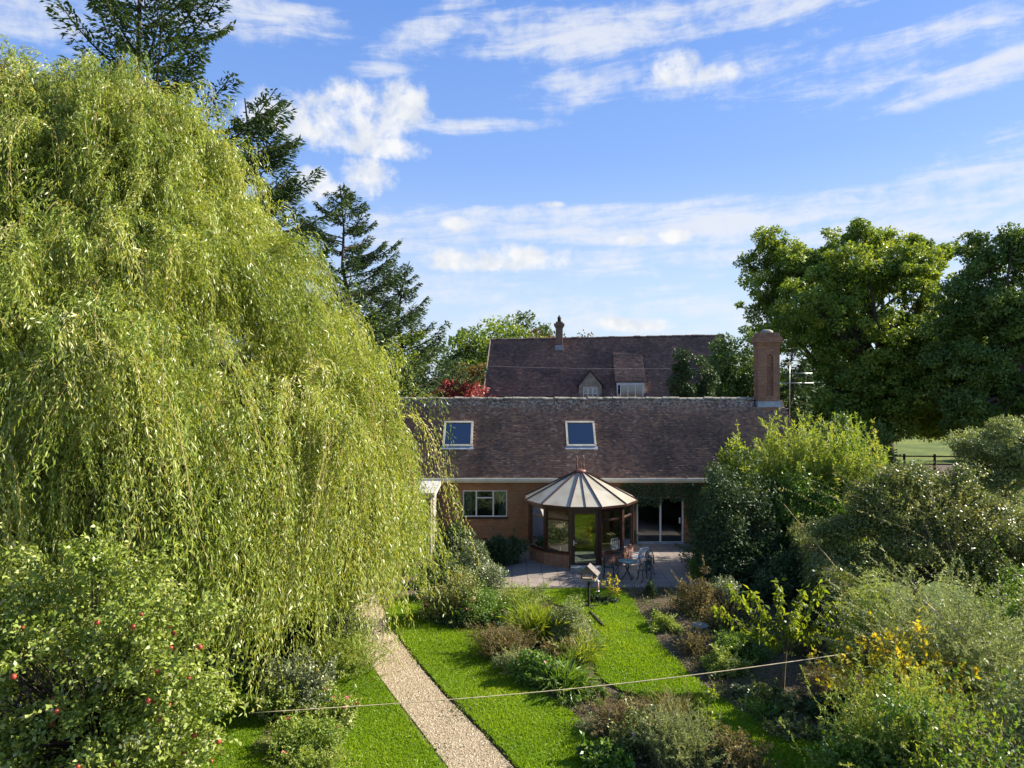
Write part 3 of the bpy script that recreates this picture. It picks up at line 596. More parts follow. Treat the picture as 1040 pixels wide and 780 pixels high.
# furniture inside the conservatory
def armchair(x, y, rz, w_, label):
    r_ = thing('armchair', label, 'armchair', (x, y, .07), rz)
    m_ = MB(); m_.box(-w_ / 2, -.4, .12, w_ / 2, .4, .36)
    for sx_ in (-1, 1): m_.box(sx_ * w_ / 2 - (.12 if sx_ > 0 else 0), -.4, .362, sx_ * w_ / 2 + (.12 if sx_ < 0 else 0), .4, .6)
    m_.box(-w_ / 2 + .125, .28, .362, w_ / 2 - .125, .4, .95)
    m_.build('frame', M['wicker'], r_)
    for sx_ in (-1, 1):
        for sy in (-1, 1): MB().tube([(sx_ * (w_ / 2 - .06), sy * .34, 0), (sx_ * (w_ / 2 - .06), sy * .34, .12)], .03, 8).build('leg', M['wicker'], r_)
    MB().box(-w_ / 2 + .13, -.38, .362, w_ / 2 - .13, .27, .50).build('cushion', M['cushion'], r_); MB().box(-w_ / 2 + .15, .15, .502, w_ / 2 - .15, .278, .92).build('back_cushion', M['cushion'], r_)
armchair(4.1, 31.2, R(-70), .8, 'wicker armchair with tan cushions seen through the right conservatory windows')
armchair(2.9, 32.5, R(5), 1.5, 'wicker sofa with tan cushions at the back of the conservatory')
armchair(1.7, 31.2, R(80), .8, 'wicker armchair with tan cushions seen through the left conservatory windows')

# ------------------------------------------------------------------ the tall house behind
th = R(5); hs = thing('farmhouse', 'tall old house behind with steep dark tile roof, two dormers and slender chimney', 'house', (-1.94, 47.5, 0), -th)
LH, run, ze, zr = 16.65, 4.3, 6.74, 10.83; zr2 = 11.05
mb = MB(); mb.box(.25, .35, 0, LH - .25, .65, 6.9); mb.box(.25, 8.0, 0, LH - .25, 8.3, 6.9)
for gx in (.25, LH - .55):
    mb.add([(gx + s_, y, z) for s_ in (0, .3) for y, z in ((.65, 0), (8.0, 0), (8.0, 6.9), (4.3, 10.55), (.65, 6.9))], [(0, 1, 2, 3, 4)[::-1], (5, 6, 7, 8, 9), (2, 3, 8, 7), (3, 4, 9, 8)])
mb.build('wall', M['brick'], hs)
d1, d1w, d2, d2w = 7.15, 1.5, 9.78, 1.78
sl2 = math.hypot(run, zr - ze)
rf2 = tiles('roof', (0, 0, ze), (LH, 0, ze), (LH, run, zr2), (0, run, zr), .2, .13, M['tile_rear'], hs, [(d1 - d1w / 2, d1 + d1w / 2, 0, .9), (d2 - d2w / 2, d2 + d2w / 2, 0, 1.2)], 7, .026)
mb = MB(); mb.add([(.03, .04, ze - .04), (d1 - d1w / 2, .04, ze - .04), (d1 - d1w / 2, run, zr - .02), (.03, run, zr - .05)], [(0, 1, 2, 3)])
mb.add([(d1 + d1w / 2, .04, ze - .04), (d2 - d2w / 2, .04, ze - .04), (d2 - d2w / 2, run, zr + .05), (d1 + d1w / 2, run, zr + .02)], [(0, 1, 2, 3)])
mb.add([(d2 + d2w / 2, .04, ze - .04), (LH - .03, .04, ze - .04), (LH - .03, run, zr2 - .05), (d2 + d2w / 2, run, zr + .05)], [(0, 1, 2, 3)])
mb.add([(d1 - d1w / 2, .7, ze + .55), (d2 + d2w / 2, .7, ze + .6), (d2 + d2w / 2, run, zr + .05), (d1 - d1w / 2, run, zr - .02)], [(0, 1, 2, 3)])
mb.add([(0, 2 * run, ze), (LH, 2 * run, ze), (LH, run, zr2), (0, run, zr)], [(3, 2, 1, 0)]); mb.build('roof_deck', M['darkwood'], hs)
mb = MB(); ridge_row(mb, (0, run, zr + .02), (LH, run, zr2 + .02), .45, .13, 8); mb.build('ridge_tiles', plain('dark_ridge_tile', (.12, .085, .07), .95, 0, .5, 5, .7), rf2)
mb = MB(); mb.box(0, -.1, ze - .16, LH, .02, ze - .04); mb.build('gutter', M['darkwood'], hs)
for xv, zv in ((0, zr), (LH, zr2)): mb = MB(); mb.bar((xv, .02, ze - .01), (xv, run, zv), .05, .16); mb.build('verge', M['stone'], hs)
def casement(parent, x0, x1, z0, z1, y, nx, nz):
    f_ = MB(); t = .05; f_.box(x0, y - .03, z0, x0 + t, y + .03, z1); f_.box(x1 - t, y - .03, z0, x1, y + .03, z1); f_.box(x0 + t, y - .03, z1 - t, x1 - t, y + .03, z1); f_.box(x0 + t, y - .03, z0, x1 - t, y + .03, z0 + t)
    for i in range(1, nx): x = x0 + (x1 - x0) * i / nx; f_.box(x - .03, y - .026, z0 + t, x + .03, y + .026, z1 - t)
    for k in range(1, nz):
        z = z0 + (z1 - z0) * k / nz
        for i in range(nx): xa = x0 + (x1 - x0) * i / nx + .03; xb = x0 + (x1 - x0) * (i + 1) / nx - .03; f_.box(xa + (.02 if i == 0 else 0), y - .02, z - .02, xb - (.02 if i == nx - 1 else 0), y + .02, z + .02)
    w_ = f_.build('window', M['plastic'], parent); MB().box(x0 + .02, y - .004, z0 + .02, x1 - .02, y + .004, z1 - .02).build('pane', M['skyglass'], w_)
# gabled dormer
h = d1w / 2; zd = 8.48; ds = MB(); yd = .22
ww, wz0_, wz1_ = .48, 6.55, 7.42
ds.box(d1 - h, yd, 6.0, d1 - ww, yd + .2, 7.5); ds.box(d1 + ww, yd, 6.0, d1 + h, yd + .2, 7.5); ds.box(d1 - ww, yd, 6.0, d1 + ww, yd + .2, wz0_)
ds.add([(d1 - h, yd, 7.5), (d1 + h, yd, 7.5), (d1, yd, zd - .04), (d1 - h, yd + .2, 7.5), (d1 + h, yd + .2, 7.5), (d1, yd + .2, zd - .04)], [(0, 1, 2), (5, 4, 3), (0, 3, 4, 1)])
ds.box(d1 - ww, yd, wz1_, d1 + ww, yd + .2, 7.499)
for s_ in (-1, 1): xx = d1 + s_ * h; ds.add([(xx, yd + .2, 6.5), (xx, yd + .2, 7.5), (xx, 1.4, 8.0), (xx, .9, 7.2)], [(0, 1, 2, 3)])
dm1 = ds.build('dormer', M['stone'], hs); dr = MB()
for s_ in (-1, 1):
    dr.add([(d1, yd - .12, zd), (d1 + s_ * (h + .14), yd - .12, 7.42), (d1 + s_ * (h + .14), 1.3, 7.42), (d1, 2.4, zd), (d1, yd - .12, zd + .09), (d1 + s_ * (h + .14), yd - .12, 7.51), (d1 + s_ * (h + .14), 1.3, 7.51), (d1, 2.4, zd + .09)], [(0, 1, 2, 3), (4, 5, 6, 7), (0, 1, 5, 4), (1, 2, 6, 5), (2, 3, 7, 6)])
dr.build('dormer_roof', plain('dark_tile_dormer', (.095, .062, .056), .9, 0, .4, 7, .6), dm1); casement(hs, d1 - ww, d1 + ww, wz0_, wz1_, yd + .08, 3, 2)
# wide dormer under its own lean-to roof
h = d2w / 2; ds = MB(); ds.box(d2 - h, yd, 6.0, d2 - h + .07, 1.0, 7.66); ds.box(d2 + h - .07, yd, 6.0, d2 + h, 1.0, 7.66); ds.box(d2 - h + .07, yd, 6.0, d2 + h - .07, yd + .15, 6.58); ds.box(d2 - h + .07, yd, 7.52, d2 + h - .07, yd + .15, 7.66)
ds.box(d2 - h - .02, yd - .02, 7.56, d2 + h + .02, yd - .003, 7.69); dm2 = ds.build('dormer', M['plastic'], hs)
tiles('dormer_roof', (d2 - h - .12, yd - .10, 7.74), (d2 + h + .12, yd - .10, 7.74), (d2 + h + .12, 3.15, 9.78), (d2 - h - .12, 3.15, 9.78), .2, .13, M['tile_rear'], dm2, (), 12, .026)
MB().add([(d2 - h - .12, yd - .10, 7.72), (d2 + h + .12, yd - .10, 7.72), (d2 + h + .12, 3.15, 9.75), (d2 - h - .12, 3.15, 9.75)], [(0, 1, 2, 3)]).build('dormer_deck', M['darkwood'], hs)
casement(hs, d2 - h + .22, d2 + h - .07, 6.58, 7.52, yd + .08, 3, 1)
mb = MB(); x, y = 5.02, 3.55; b = .25
mb.box(x - b, y - b, 9.6, x + b, y + b, 11.6); mb.box(x - b - .05, y - b - .05, 11.6, x + b + .05, y + b + .05, 11.72); mb.box(x - b - .12, y - b - .12, 11.72, x + b + .12, y + b + .12, 11.9); mb.box(x - b, y - b, 11.9, x + b, y + b, 12.02)
cm2 = mb.build('chimney', brick_mat('brown_brick', (.26, .17, .12), (.20, .13, .095), (.2, .17, .14), 1.0, .3), rf2)
mb = MB(); mb.lathe([(.14, 12.02), (.12, 12.2), (.15, 12.3), (.10, 12.36), (.03, 12.5)], 12, (x, y, 0)); mb.build('chimney_pot', M['darkwood'], hs)
mb = MB(); mb.box(x - b - .05, y - b - .05, 10.0, x + b + .05, y - b - .004, 10.34); mb.build('chimney_flashing', M['lead'], hs)
a, b_ = Vector(at(470, 371, 45)), Vector(at(735, 374, 45)); mb = MB()
mb.tube([a.lerp(b_, i / 12) - Vector((0, 0, .12 * math.sin(PI * i / 12))) for i in range(13)], .012, 5)
tag(mb.build('overhead_cable', M['cable']), 'thin grey overhead cable crossing in front of the tall house roof', 'cable')

# ------------------------------------------------------------------ garden wall
a, b_ = Vector((8.75, 18.4, 0)), Vector((11.75, 30.6, 0)); gw = thing('garden_wall', 'old brown brick garden wall running back along the right border', 'wall', tuple((a + b_) / 2), math.atan2((b_ - a).y, (b_ - a).x))
L = (b_ - a).length / 2; mb = MB(); mb.box(-L, -.15, 0, L, .15, 2.1); mb.build('brickwork', M['brick_wall'], gw); mb = MB()
for i in range(int(L * 2 / .5)): mb.box(-L + i * .5, -.2, 2.103, -L + i * .5 + .485, .2, 2.19)
mb.build('coping', M['brick_wall'], gw)

# ------------------------------------------------------------------ plants
def unit(r_, n, up=0.0):
    v_ = r_.normal(size=(n, 3)); v_[:, 2] += up; return nrm(v_)
def clump_leaves(r_, cen, rad, per, flat=.7, up=.5, outw=.6, core=None):
    """leaf positions, directions, normals for a set of clump centres"""
    K = len(cen); n = K * per; idx = np.repeat(np.arange(K), per)
    d = unit(r_, n); d[:, 2] = d[:, 2] * flat
    rr_ = r_.uniform(.25, 1.0, n) ** .6
    off = d * (rr_ * rad[idx])[:, None]
    P = cen[idx] + off
    o = nrm(off + 1e-6); 
    if core is not None: o = nrm(o + nrm(P - core) * .8)
    Nn = nrm(o * outw + np.array([0, 0, up]) + r_.normal(0, .55, (n, 3)))
    D = nrm(o * .6 + r_.normal(0, .7, (n, 3)) + np.array([0, 0, -.15]))
    return P, D, Nn, idx
def limbs(mb, base, tops, rad, r_, n=5, sag=.15):
    b = np.array(base, float)
    for t in tops:
        t = np.array(t, float); m_ = b * .5 + t * .5 + r_.normal(0, .06, 3) * np.linalg.norm(t - b); m_[2] += sag * np.linalg.norm(t - b) * .4
        pts = [(1 - s) ** 2 * b + 2 * s * (1 - s) * m_ + s * s * t for s in np.linspace(0, 1, n)]
        mb.tube(pts, [rad * (1 - .85 * i / (n - 1)) for i in range(n)], 5, False)
def blossoms(parent, pts, name, mat, r_, s=.05):
    proto = None
    for p in pts:
        if proto is None:
            m_ = MB()
            for k in range(9):
                t = 2 * PI * k / 5 + (k // 5) * .5; rr_ = 1.0 if k < 5 else .55; zz = .0 if k < 5 else .35
                a_, b2 = Vector((math.cos(t - .55), math.sin(t - .55), 0)) * rr_ * .8, Vector((math.cos(t + .55), math.sin(t + .55), 0)) * rr_ * .8
                tip = Vector((math.cos(t), math.sin(t), 0)) * rr_ * 1.1
                m_.add([Vector((0, 0, zz * .6)) * s, (a_ + Vector((0, 0, .35 + zz))) * s, (tip + Vector((0, 0, .42 + zz))) * s, (b2 + Vector((0, 0, .35 + zz))) * s], [(0, 1, 2, 3)])
            m_.lathe([(.05 * s, -.1 * s), (.35 * s, .2 * s), (.3 * s, .6 * s), (.05 * s, .75 * s)], 6)
            o = proto = m_.build(name, mat, parent)
        else: o = proto.copy(); C.objects.link(o); o.parent = parent
        o.location = tuple(p); o.rotation_euler = (r_.uniform(-.7, .7) - .3, r_.uniform(-.7, .7), r_.uniform(0, 6)); k = r_.uniform(.75, 1.3); o.scale = (k, k, k)

SEED = [100]
def rng():
    SEED[0] += 1; return np.random.default_rng(SEED[0])
def bush(name, label, cat, loc, rx, ry, h, n, L, W, mat, group=None, K=None, shoots=10, up=.5, flat=.75, stem='stem', flower=None, fl=0, zlow=.1, lean=(0, 0), crad=.36, foliage='foliage', shoot_l=.35):
    """a shrub: stems, a lumpy mass of single leaves and shoots that break the outline"""
    r_ = rng(); t = thing(name, label, cat, loc, 0, group); K = K or max(10, int(16 * (rx * ry * h) ** .4 + 8))
    d = unit(r_, K, .35); d[:, 2] = np.abs(d[:, 2]); f_ = r_.uniform(.35, .88, K) * (1 + .18 * np.sin(3 * np.arctan2(d[:, 1], d[:, 0]) + r_.uniform(0, 6)))
    cen = np.stack([d[:, 0] * rx * f_, d[:, 1] * ry * f_, h * (zlow + (1 - zlow) * d[:, 2] * f_ * 1.05)], 1)
    low = K // 4; cen[:low, 2] = r_.uniform(zlow, zlow + .3, low) * h
    cen[:, 0] += lean[0] * cen[:, 2] / h; cen[:, 1] += lean[1] * cen[:, 2] / h
    rad = crad * min(rx, ry, h * .8) * r_.uniform(.65, 1.35, K); per = max(3, int(n * 1.9 / K)); L *= 1.2; W *= 1.3
    P, D, Nn, idx = clump_leaves(r_, cen, rad, per, flat, up)
    ct = r_.normal(0, .16, K); tint = .45 + ct[idx] + r_.normal(0, .17, len(P))
    if shoots:
        # shoots: leaves set along twigs that leave the mass
        k = r_.integers(0, K, shoots); s0_ = cen[k]; dr_ = nrm(np.stack([d[k, 0], d[k, 1], np.abs(d[k, 2]) + .5], 1) + r_.normal(0, .3, (shoots, 3)))
        ln = (rad[k] + shoot_l * min(rx, h) * r_.uniform(.4, 1.2, shoots)); nl = 22
        s_ = np.linspace(.25, 1, nl)[None, :, None]
        Ps = (s0_[:, None] + dr_[:, None] * s_ * ln[:, None, None]); Ps[:, :, 2] -= .12 * (s_[:, :, 0] ** 2) * ln[:, None]; Ps = Ps.reshape(-1, 3)
        Ds = nrm(np.repeat(dr_, nl, 0) * .5 + r_.normal(0, .6, (len(Ps), 3))); Ns = nrm(r_.normal(0, .6, (len(Ps), 3)) + [0, 0, .7])
        P = np.concatenate([P, Ps]); D = np.concatenate([D, Ds]); Nn = np.concatenate([Nn, Ns]); tint = np.concatenate([tint, .6 + r_.normal(0, .17, len(Ps))])
    P[:, 2] = np.maximum(P[:, 2], .03)
    leaves(foliage, P, D, Nn, L * r_.uniform(.65, 1.25, len(P)), W * r_.uniform(.7, 1.2, len(P)), M[mat], t, np.clip(tint, 0, 1))
    m_ = MB(); limbs(m_, (0, 0, .0), cen[r_.permutation(K)[:min(K, 12)]], .012 + .012 * h, r_); 
    if shoots:
        for i in range(min(shoots, 24)): limbs(m_, s0_[i], [s0_[i] + dr_[i] * ln[i] - np.array([0, 0, .12 * ln[i]])], .006, r_, 3, 0)
    m_.build('stem', M[stem], t)
    if flower:
        top = P[r_.permutation(len(P))]; dd = top - np.array([0, 0, h * .4]); sc_ = (top[:, 0] / rx) ** 2 + (top[:, 1] / ry) ** 2 + ((top[:, 2] - h * .1) / h) ** 2
        kk = np.where((sc_ > .5) & (top[:, 1] < ry * .5) & (top[:, 2] > h * .3))[0][:fl]; blossoms(t, top[kk] + np.array([0, -.03, .05]), 'flower', M[flower], r_)
    return t
def stems_plant(name, label, cat, loc, n, h, spread, nl, L, W, mat, group=None, stem='stem_green', arch=.5, thick=.006, sr=.12, flower=None, fl=0, lo=.2, up=.3, foliage='foliage', along=.4, sweep=(0, 0)):
    """many arching stems that carry small leaves"""
    r_ = rng(); t = thing(name, label, cat, loc, 0, group); n = int(n * 1.3); L *= 1.15; W *= 1.3
    an = r_.uniform(0, 2 * PI, n); out_ = spread * np.sqrt(r_.uniform(0.02, 1, n)); hh = h * r_.uniform(.6, 1.05, n) * (1 - .25 * (out_ / spread) ** 2)
    s_ = np.linspace(0, 1, 8); x0 = sr * r_.normal(size=(n, 2))
    rad = out_[:, None] * s_[None] ** 1.6; zz = hh[:, None] * (s_ - arch * .45 * (out_ / max(spread, .01))[:, None] * s_ ** 3)
    pts = np.stack([x0[:, :1] + np.cos(an)[:, None] * rad + sweep[0] * s_[None] ** 2, x0[:, 1:] + np.sin(an)[:, None] * rad + sweep[1] * s_[None] ** 2, zz], 2)
    pts[:, :, :2] += r_.normal(0, .03 * h, (n, 8, 2)) * s_[None, :, None]
    u = lo + (1 - lo) * r_.uniform(0, 1, (n, nl)); i0 = np.minimum((u * 7).astype(int), 6); fr_ = u * 7 - i0
    a_ = np.take_along_axis(pts, i0[:, :, None].repeat(3, 2), 1); b2 = np.take_along_axis(pts, (i0 + 1)[:, :, None].repeat(3, 2), 1)
    P = (a_ + (b2 - a_) * fr_[:, :, None]).reshape(-1, 3); T = nrm(b2 - a_).reshape(-1, 3)
    D = nrm(T * along + r_.normal(0, .55, P.shape)); Nn = nrm(r_.normal(0, .6, P.shape) + [0, 0, up])
    P[:, 2] = np.maximum(P[:, 2], .02)
    tint = np.clip(.3 + .3 * u.ravel() + np.repeat(r_.normal(0, .13, n), nl) + r_.normal(0, .14, len(P)), 0, 1)
    leaves(foliage, P, D, Nn, L * r_.uniform(.6, 1.25, len(P)), W * r_.uniform(.7, 1.2, len(P)), M[mat], t, tint)
    m_ = MB()
    for i in range(min(n, 160)): m_.tube(pts[i], [thick * (1 - .75 * j / 7) for j in range(8)], 4, False)
    m_.build('stem', M[stem], t)
    if flower:
        k = r_.permutation(n)[:fl]; blossoms(t, pts[k, -1] + np.array([0, 0, .02]), 'flower', M[flower], r_)
    return t
def tree(name, label, cat, loc, lobes, ncl, per, crad, L, W, mat, trunk_r, trunk_h, group=None, nl=26, flat=.65, up=.45, shell=.55, mat_tr='bark', lean=(0, 0), gap=0.0, front=0.0, sub=0):
    """trunk and limbs reaching to clumps of leaves that fill the lobes (centre xyz, radius xyz)"""
    r_ = rng(); t = thing(name, label, cat, loc, 0, group); cen = []; lobes = list(lobes)
    if sub:
        big = lobes; lobes = []
        for l in big:
            lobes.append((l[0], l[1], l[2], l[3] * .62, l[4] * .62, l[5] * .62)); q = unit(r_, sub, .25)
            for v_ in q: k = r_.uniform(.28, .5); f_ = r_.uniform(.6, .95); lobes.append((l[0] + v_[0] * l[3] * f_, l[1] + v_[1] * l[4] * f_, l[2] + v_[2] * l[5] * f_, l[3] * k, l[4] * k, l[5] * k * .85))
    vol = np.array([l[3] * l[4] * l[5] for l in lobes]) ** .67; vol = vol / vol.sum()
    for l, v_ in zip(lobes, vol):
        k = max(4, int(ncl * v_)); d = unit(r_, k, .15); f_ = r_.uniform(shell, 1.0, k) * (1 + .16 * np.sin(d[:, 0] * 4 + r_.uniform(0, 6)) * np.sin(d[:, 2] * 5 + r_.uniform(0, 6)))
        if front: d[:, 1] = np.where((d[:, 1] > 0) & (r_.uniform(size=k) < front), -d[:, 1], d[:, 1])
        cen.append(np.array(l[:3]) + d * np.array(l[3:6]) * f_[:, None])
    cen = np.concatenate(cen); K = len(cen); rad = crad * r_.uniform(.55, 1.45, K)
    P, D, Nn, idx = clump_leaves(r_, cen, rad, per, flat, up)
    tint = np.clip(.42 + r_.normal(0, .13, K)[idx] + r_.normal(0, .15, len(P)), 0, 1)
    leaves('crown', P, D, Nn, L * r_.uniform(.6, 1.3, len(P)), W * r_.uniform(.6, 1.2, len(P)), M[mat], t, tint)
    m_ = MB(); tx, ty = lean; n = 7
    pts = [(tx * (i / (n - 1)) ** 1.5 + r_.normal(0, .04), ty * (i / (n - 1)) ** 1.5, trunk_h * i / (n - 1)) for i in range(n)]
    m_.tube(pts, [trunk_r * (1.35 if i == 0 else 1 - .45 * i / (n - 1)) for i in range(n)], 9, False)
    limbs(m_, (tx, ty, trunk_h * .97), cen[r_.permutation(K)[:nl]], trunk_r * .42, r_, 7)
    limbs(m_, (tx * .5, ty * .5, trunk_h * .7), cen[r_.permutation(K)[:nl // 3]], trunk_r * .28, r_, 6)
    m_.build('trunk', M[mat_tr], t); return t
def conifer(name, label, loc, h, r0, nb, mat, group=None, L=.35, W=.16, bare=.12, droop=.25, dens=30, upturn=.2, trunk_r=.3, top_gap=1.0, az=None):
    """whorled boughs with flat needle sprays"""
    r_ = rng(); t = thing(name, label, 'conifer', loc, 0, group); m_ = MB()
    m_.tube([(r_.normal(0, .05) * i, r_.normal(0, .05) * i, h * i / 8) for i in range(9)], [trunk_r * (1 - .95 * i / 8) + .015 for i in range(9)], 8, False)
    Ps, Ds, Ns, T = [], [], [], []
    for i in range(nb):
        f_ = bare + (1 - bare) * (i + r_.uniform(0, .8)) / nb; z = h * f_; a_ = r_.uniform(0, 2 * PI) if az is None else az + r_.normal(0, .9)
        ln = r0 * (1 - f_) ** .75 * r_.uniform(.42, 1.15) + .25; s_ = np.linspace(0, 1, 9)
        bx = np.stack([np.cos(a_) * ln * s_, np.sin(a_) * ln * s_, z + ln * (.25 * s_ - (droop + .25) * s_ ** 2 + upturn * s_ ** 3)], 1)
        m_.tube(bx, [.02 + .035 * ln / 3 * (1 - j / 8) for j in range(9)], 4, False)
        k = int(dens * ln); u = r_.uniform(.12, 1, k) ** .8; ii = np.minimum((u * 8).astype(int), 7); p = bx[ii] + (bx[ii + 1] - bx[ii]) * (u * 8 - ii)[:, None]
        side = np.array([-np.sin(a_), np.cos(a_), 0]); wid = .30 * ln * (1 - u * .75) + .1
        q = r_.uniform(-1, 1, k); p = p + side * (q * wid)[:, None] + np.array([0, 0, -1]) * (np.abs(q) * wid * .3 + r_.uniform(0, .12, k))[:, None] + r_.normal(0, .04, (k, 3))
        d = nrm(np.array([np.cos(a_), np.sin(a_), -.15]) * .7 + side * q[:, None] + r_.normal(0, .35, (k, 3)))
        Ps.append(p); Ds.append(d); Ns.append(nrm(np.array([0, 0, 1]) + r_.normal(0, .5, (k, 3)))); T.append(.45 + r_.normal(0, .1) + r_.normal(0, .15, k))
    P, D, Nn, T = map(np.concatenate, (Ps, Ds, Ns, T))
    leaves('foliage', P, D, Nn, L * r_.uniform(.6, 1.3, len(P)), W * r_.uniform(.6, 1.2, len(P)), M[mat], t, np.clip(T, 0, 1))
    m_.build('trunk', M['bark'], t); return t

# ---- the weeping willow
def willow():
    r_ = np.random.default_rng(77); cx_, cy_ = -13.0, 21.0
    t = thing('willow_tree', 'huge weeping willow with pale yellow green hanging branches filling the left side', 'tree', (cx_, cy_, 0))
    prof_z = np.array([0.0, 3.0, 6.5, 8.3, 10.4, 12.8, 14.6, 15.9, 16.4]); prof_r = np.array([8.7, 8.7, 8.8, 8.8, 7.0, 4.9, 3.5, 2.4, .4])
    RZ = lambda z: np.interp(z, prof_z, prof_r)
    # boughs: rounded masses standing proud of the crown, with gaps between them; each carries many drooping sprays
    Kb = 140; zb = 3.4 + 12.6 * r_.beta(1.25, 1.0, Kb); ab = r_.uniform(-PI, .9, Kb); fb = r_.uniform(.70, 1.09, Kb); zb[:26] = r_.uniform(3.8, 6.6, 26); ab[:26] = r_.uniform(-1.1, .25, 26); fb[:26] = r_.uniform(.86, .99, 26)
    big = r_.uniform(.75, 1.5, Kb); cpb = 9; ib = np.repeat(np.arange(Kb), cpb); yk = .82
    tq = r_.normal(0, .75, Kb * cpb) * big[ib]; vq = r_.normal(0, .5, Kb * cpb) * big[ib]
    z = np.clip(zb[ib] + vq, 2.6, 16.2); a_ = ab[ib] + tq / np.maximum(RZ(z) * fb[ib], 1.0); rr_ = RZ(z) * fb[ib] - .22 * tq ** 2 / big[ib] - .18 * np.abs(vq) + .1
    # sparser inner layer
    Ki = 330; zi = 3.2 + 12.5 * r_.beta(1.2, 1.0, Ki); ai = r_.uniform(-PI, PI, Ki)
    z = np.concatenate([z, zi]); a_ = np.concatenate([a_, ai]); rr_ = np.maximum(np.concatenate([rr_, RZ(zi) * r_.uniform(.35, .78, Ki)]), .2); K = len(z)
    btilt = np.concatenate([(r_.normal(0, .17, (Kb, 3)) * [1, 1, 0])[ib], np.zeros((Ki, 3))]); btint = np.concatenate([r_.normal(0, .09, Kb)[ib], np.full(Ki, -.12)])  # inner clumps tinted darker: shade of the crown's interior put into leaf colour
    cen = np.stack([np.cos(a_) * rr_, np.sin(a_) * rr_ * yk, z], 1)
    outd = np.stack([np.cos(a_), np.sin(a_), np.zeros(K)], 1)
    # each clump hangs as a few locks of strands that fall together
    LK, SP = 5, 8; per = LK * SP; n = K * per; idx = np.repeat(np.arange(K), per); lk = np.repeat(np.arange(K * LK), SP)
    st = cen[idx] + (r_.normal(0, 1, (K * LK, 3)) * np.array([.5, .5, .32]))[lk] + r_.normal(0, .075, (n, 3))
    side = np.cross(outd, [0, 0, 1.0])[idx]
    od = nrm(outd[idx] + side * (r_.normal(0, .6, K * LK)[lk] + r_.normal(0, .16, n))[:, None]); reach = r_.uniform(.2, 1.35, K * LK)[lk] * r_.uniform(.8, 1.2, n)
    ltint = r_.normal(0, .10, K * LK)[lk]; ltilt = (r_.normal(0, .09, (K * LK, 3)) * [1, 1, 0])[lk]
    ln = np.clip(r_.gamma(4, .46, K)[idx] * r_.uniform(.6, 1.3, K * LK)[lk] * r_.uniform(.75, 1.1, n), .6, 4.5); ln = np.where(cen[idx, 2] < 7.6, np.maximum(ln, (st[:, 2] - r_.uniform(.5, 3.5, n)) * r_.uniform(.6, 1, n)), ln)
    zmin = np.where(cen[idx, 2] < 8.5, r_.uniform(.5, 2.0, n), 0); ln = np.minimum(ln, np.maximum(st[:, 2] - zmin, .5))
    wind = np.array([-.10, -.05, 0])
    NS = 56; s_ = np.linspace(0, 1, NS)[None, :]
    dist = ln[:, None] * s_
    hx = reach[:, None] * (1 - np.exp(-dist / .55)); rise = (np.where(r_.uniform(size=K * LK)[lk] < .12, .8, .2) * reach)[:, None] * np.sin(np.minimum(dist / .8, PI))
    pos = st[:, None] + od[:, None] * hx[:, :, None]; pos[:, :, 2] += rise - np.maximum(dist - .35, 0) * (1 - .15 * np.exp(-dist)) 
    ph_ = r_.uniform(0, 6, n)[:, None]; pos[:, :, 0] += .05 * np.sin(dist * 2.2 + ph_) * s_; pos[:, :, 1] += .05 * np.cos(dist * 1.9 + ph_) * s_; tilt = r_.normal(0, .10, (K, 3)) * [1, 1, 0] + btilt + wind; pos += (tilt[idx] + ltilt + r_.normal(0, .03, (n, 3)) * [1, 1, 0])[:, None] * (dist ** 1.25)[:, :, None]
    tan = nrm(np.gradient(pos, axis=1))
    # leaf density follows strand length
    cnt = np.clip((ln / .064).astype(int), 10, NS); pick = (np.arange(NS)[None] < cnt[:, None])
    u = np.where(pick, (np.arange(NS)[None] + r_.uniform(0, 1, (n, NS))) / cnt[:, None], 0); ii = np.minimum((u * (NS - 1)).astype(int), NS - 2)
    Pp = np.take_along_axis(pos, ii[:, :, None].repeat(3, 2), 1)[pick]; Tt = np.take_along_axis(tan, ii[:, :, None].repeat(3, 2), 1)[pick]
    sid = np.repeat(np.arange(n)[:, None], NS, 1)[pick]; N_ = len(Pp)
    D = nrm(Tt * .75 + r_.normal(0, .42, (N_, 3)) + np.array([0, 0, -.35])); Nn = nrm(r_.normal(0, .7, (N_, 3)) + outd[idx[sid]] * .5 + [0, 0, .25])
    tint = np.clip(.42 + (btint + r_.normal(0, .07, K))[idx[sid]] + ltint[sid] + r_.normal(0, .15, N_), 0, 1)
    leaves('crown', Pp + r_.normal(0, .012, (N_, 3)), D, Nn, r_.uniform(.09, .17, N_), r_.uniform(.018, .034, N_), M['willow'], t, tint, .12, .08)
    # hanging twigs
    k = r_.permutation(n)[:7000]; q = pos[k][:, ::7]; m_ = q.shape[1]; w_ = np.linspace(.011, .003, m_)[None, :, None] * np.ones((len(k), m_, 1))
    sd_ = np.stack([np.cos(ph_[k, 0]), np.sin(ph_[k, 0]), np.zeros(len(k))], 1)[:, None]; sd2 = np.stack([-np.sin(ph_[k, 0]), np.cos(ph_[k, 0]), np.zeros(len(k))], 1)[:, None]
    V = np.stack([q + sd_ * w_, q - sd_ * w_ * .5 + sd2 * w_ * .86, q - sd_ * w_ * .5 - sd2 * w_ * .86], 2).reshape(-1, 3)
    b = (np.arange(len(k))[:, None] * m_ + np.arange(m_ - 1)[None]).ravel()[:, None, None] * 3
    Fq = (b + np.array([[0, 1, 4, 3], [1, 2, 5, 4], [2, 0, 3, 5]])[None]).reshape(-1, 4)
    np_mesh('twigs', V, Fq, M['willow_twig'], t)
    mb = MB(); mb.tube([(.3 * math.sin(i * .8), .2 * math.cos(i), 1.2 * i) for i in range(9)], [.75, .62, .58, .55, .5, .46, .42, .36, .3], 12, False)
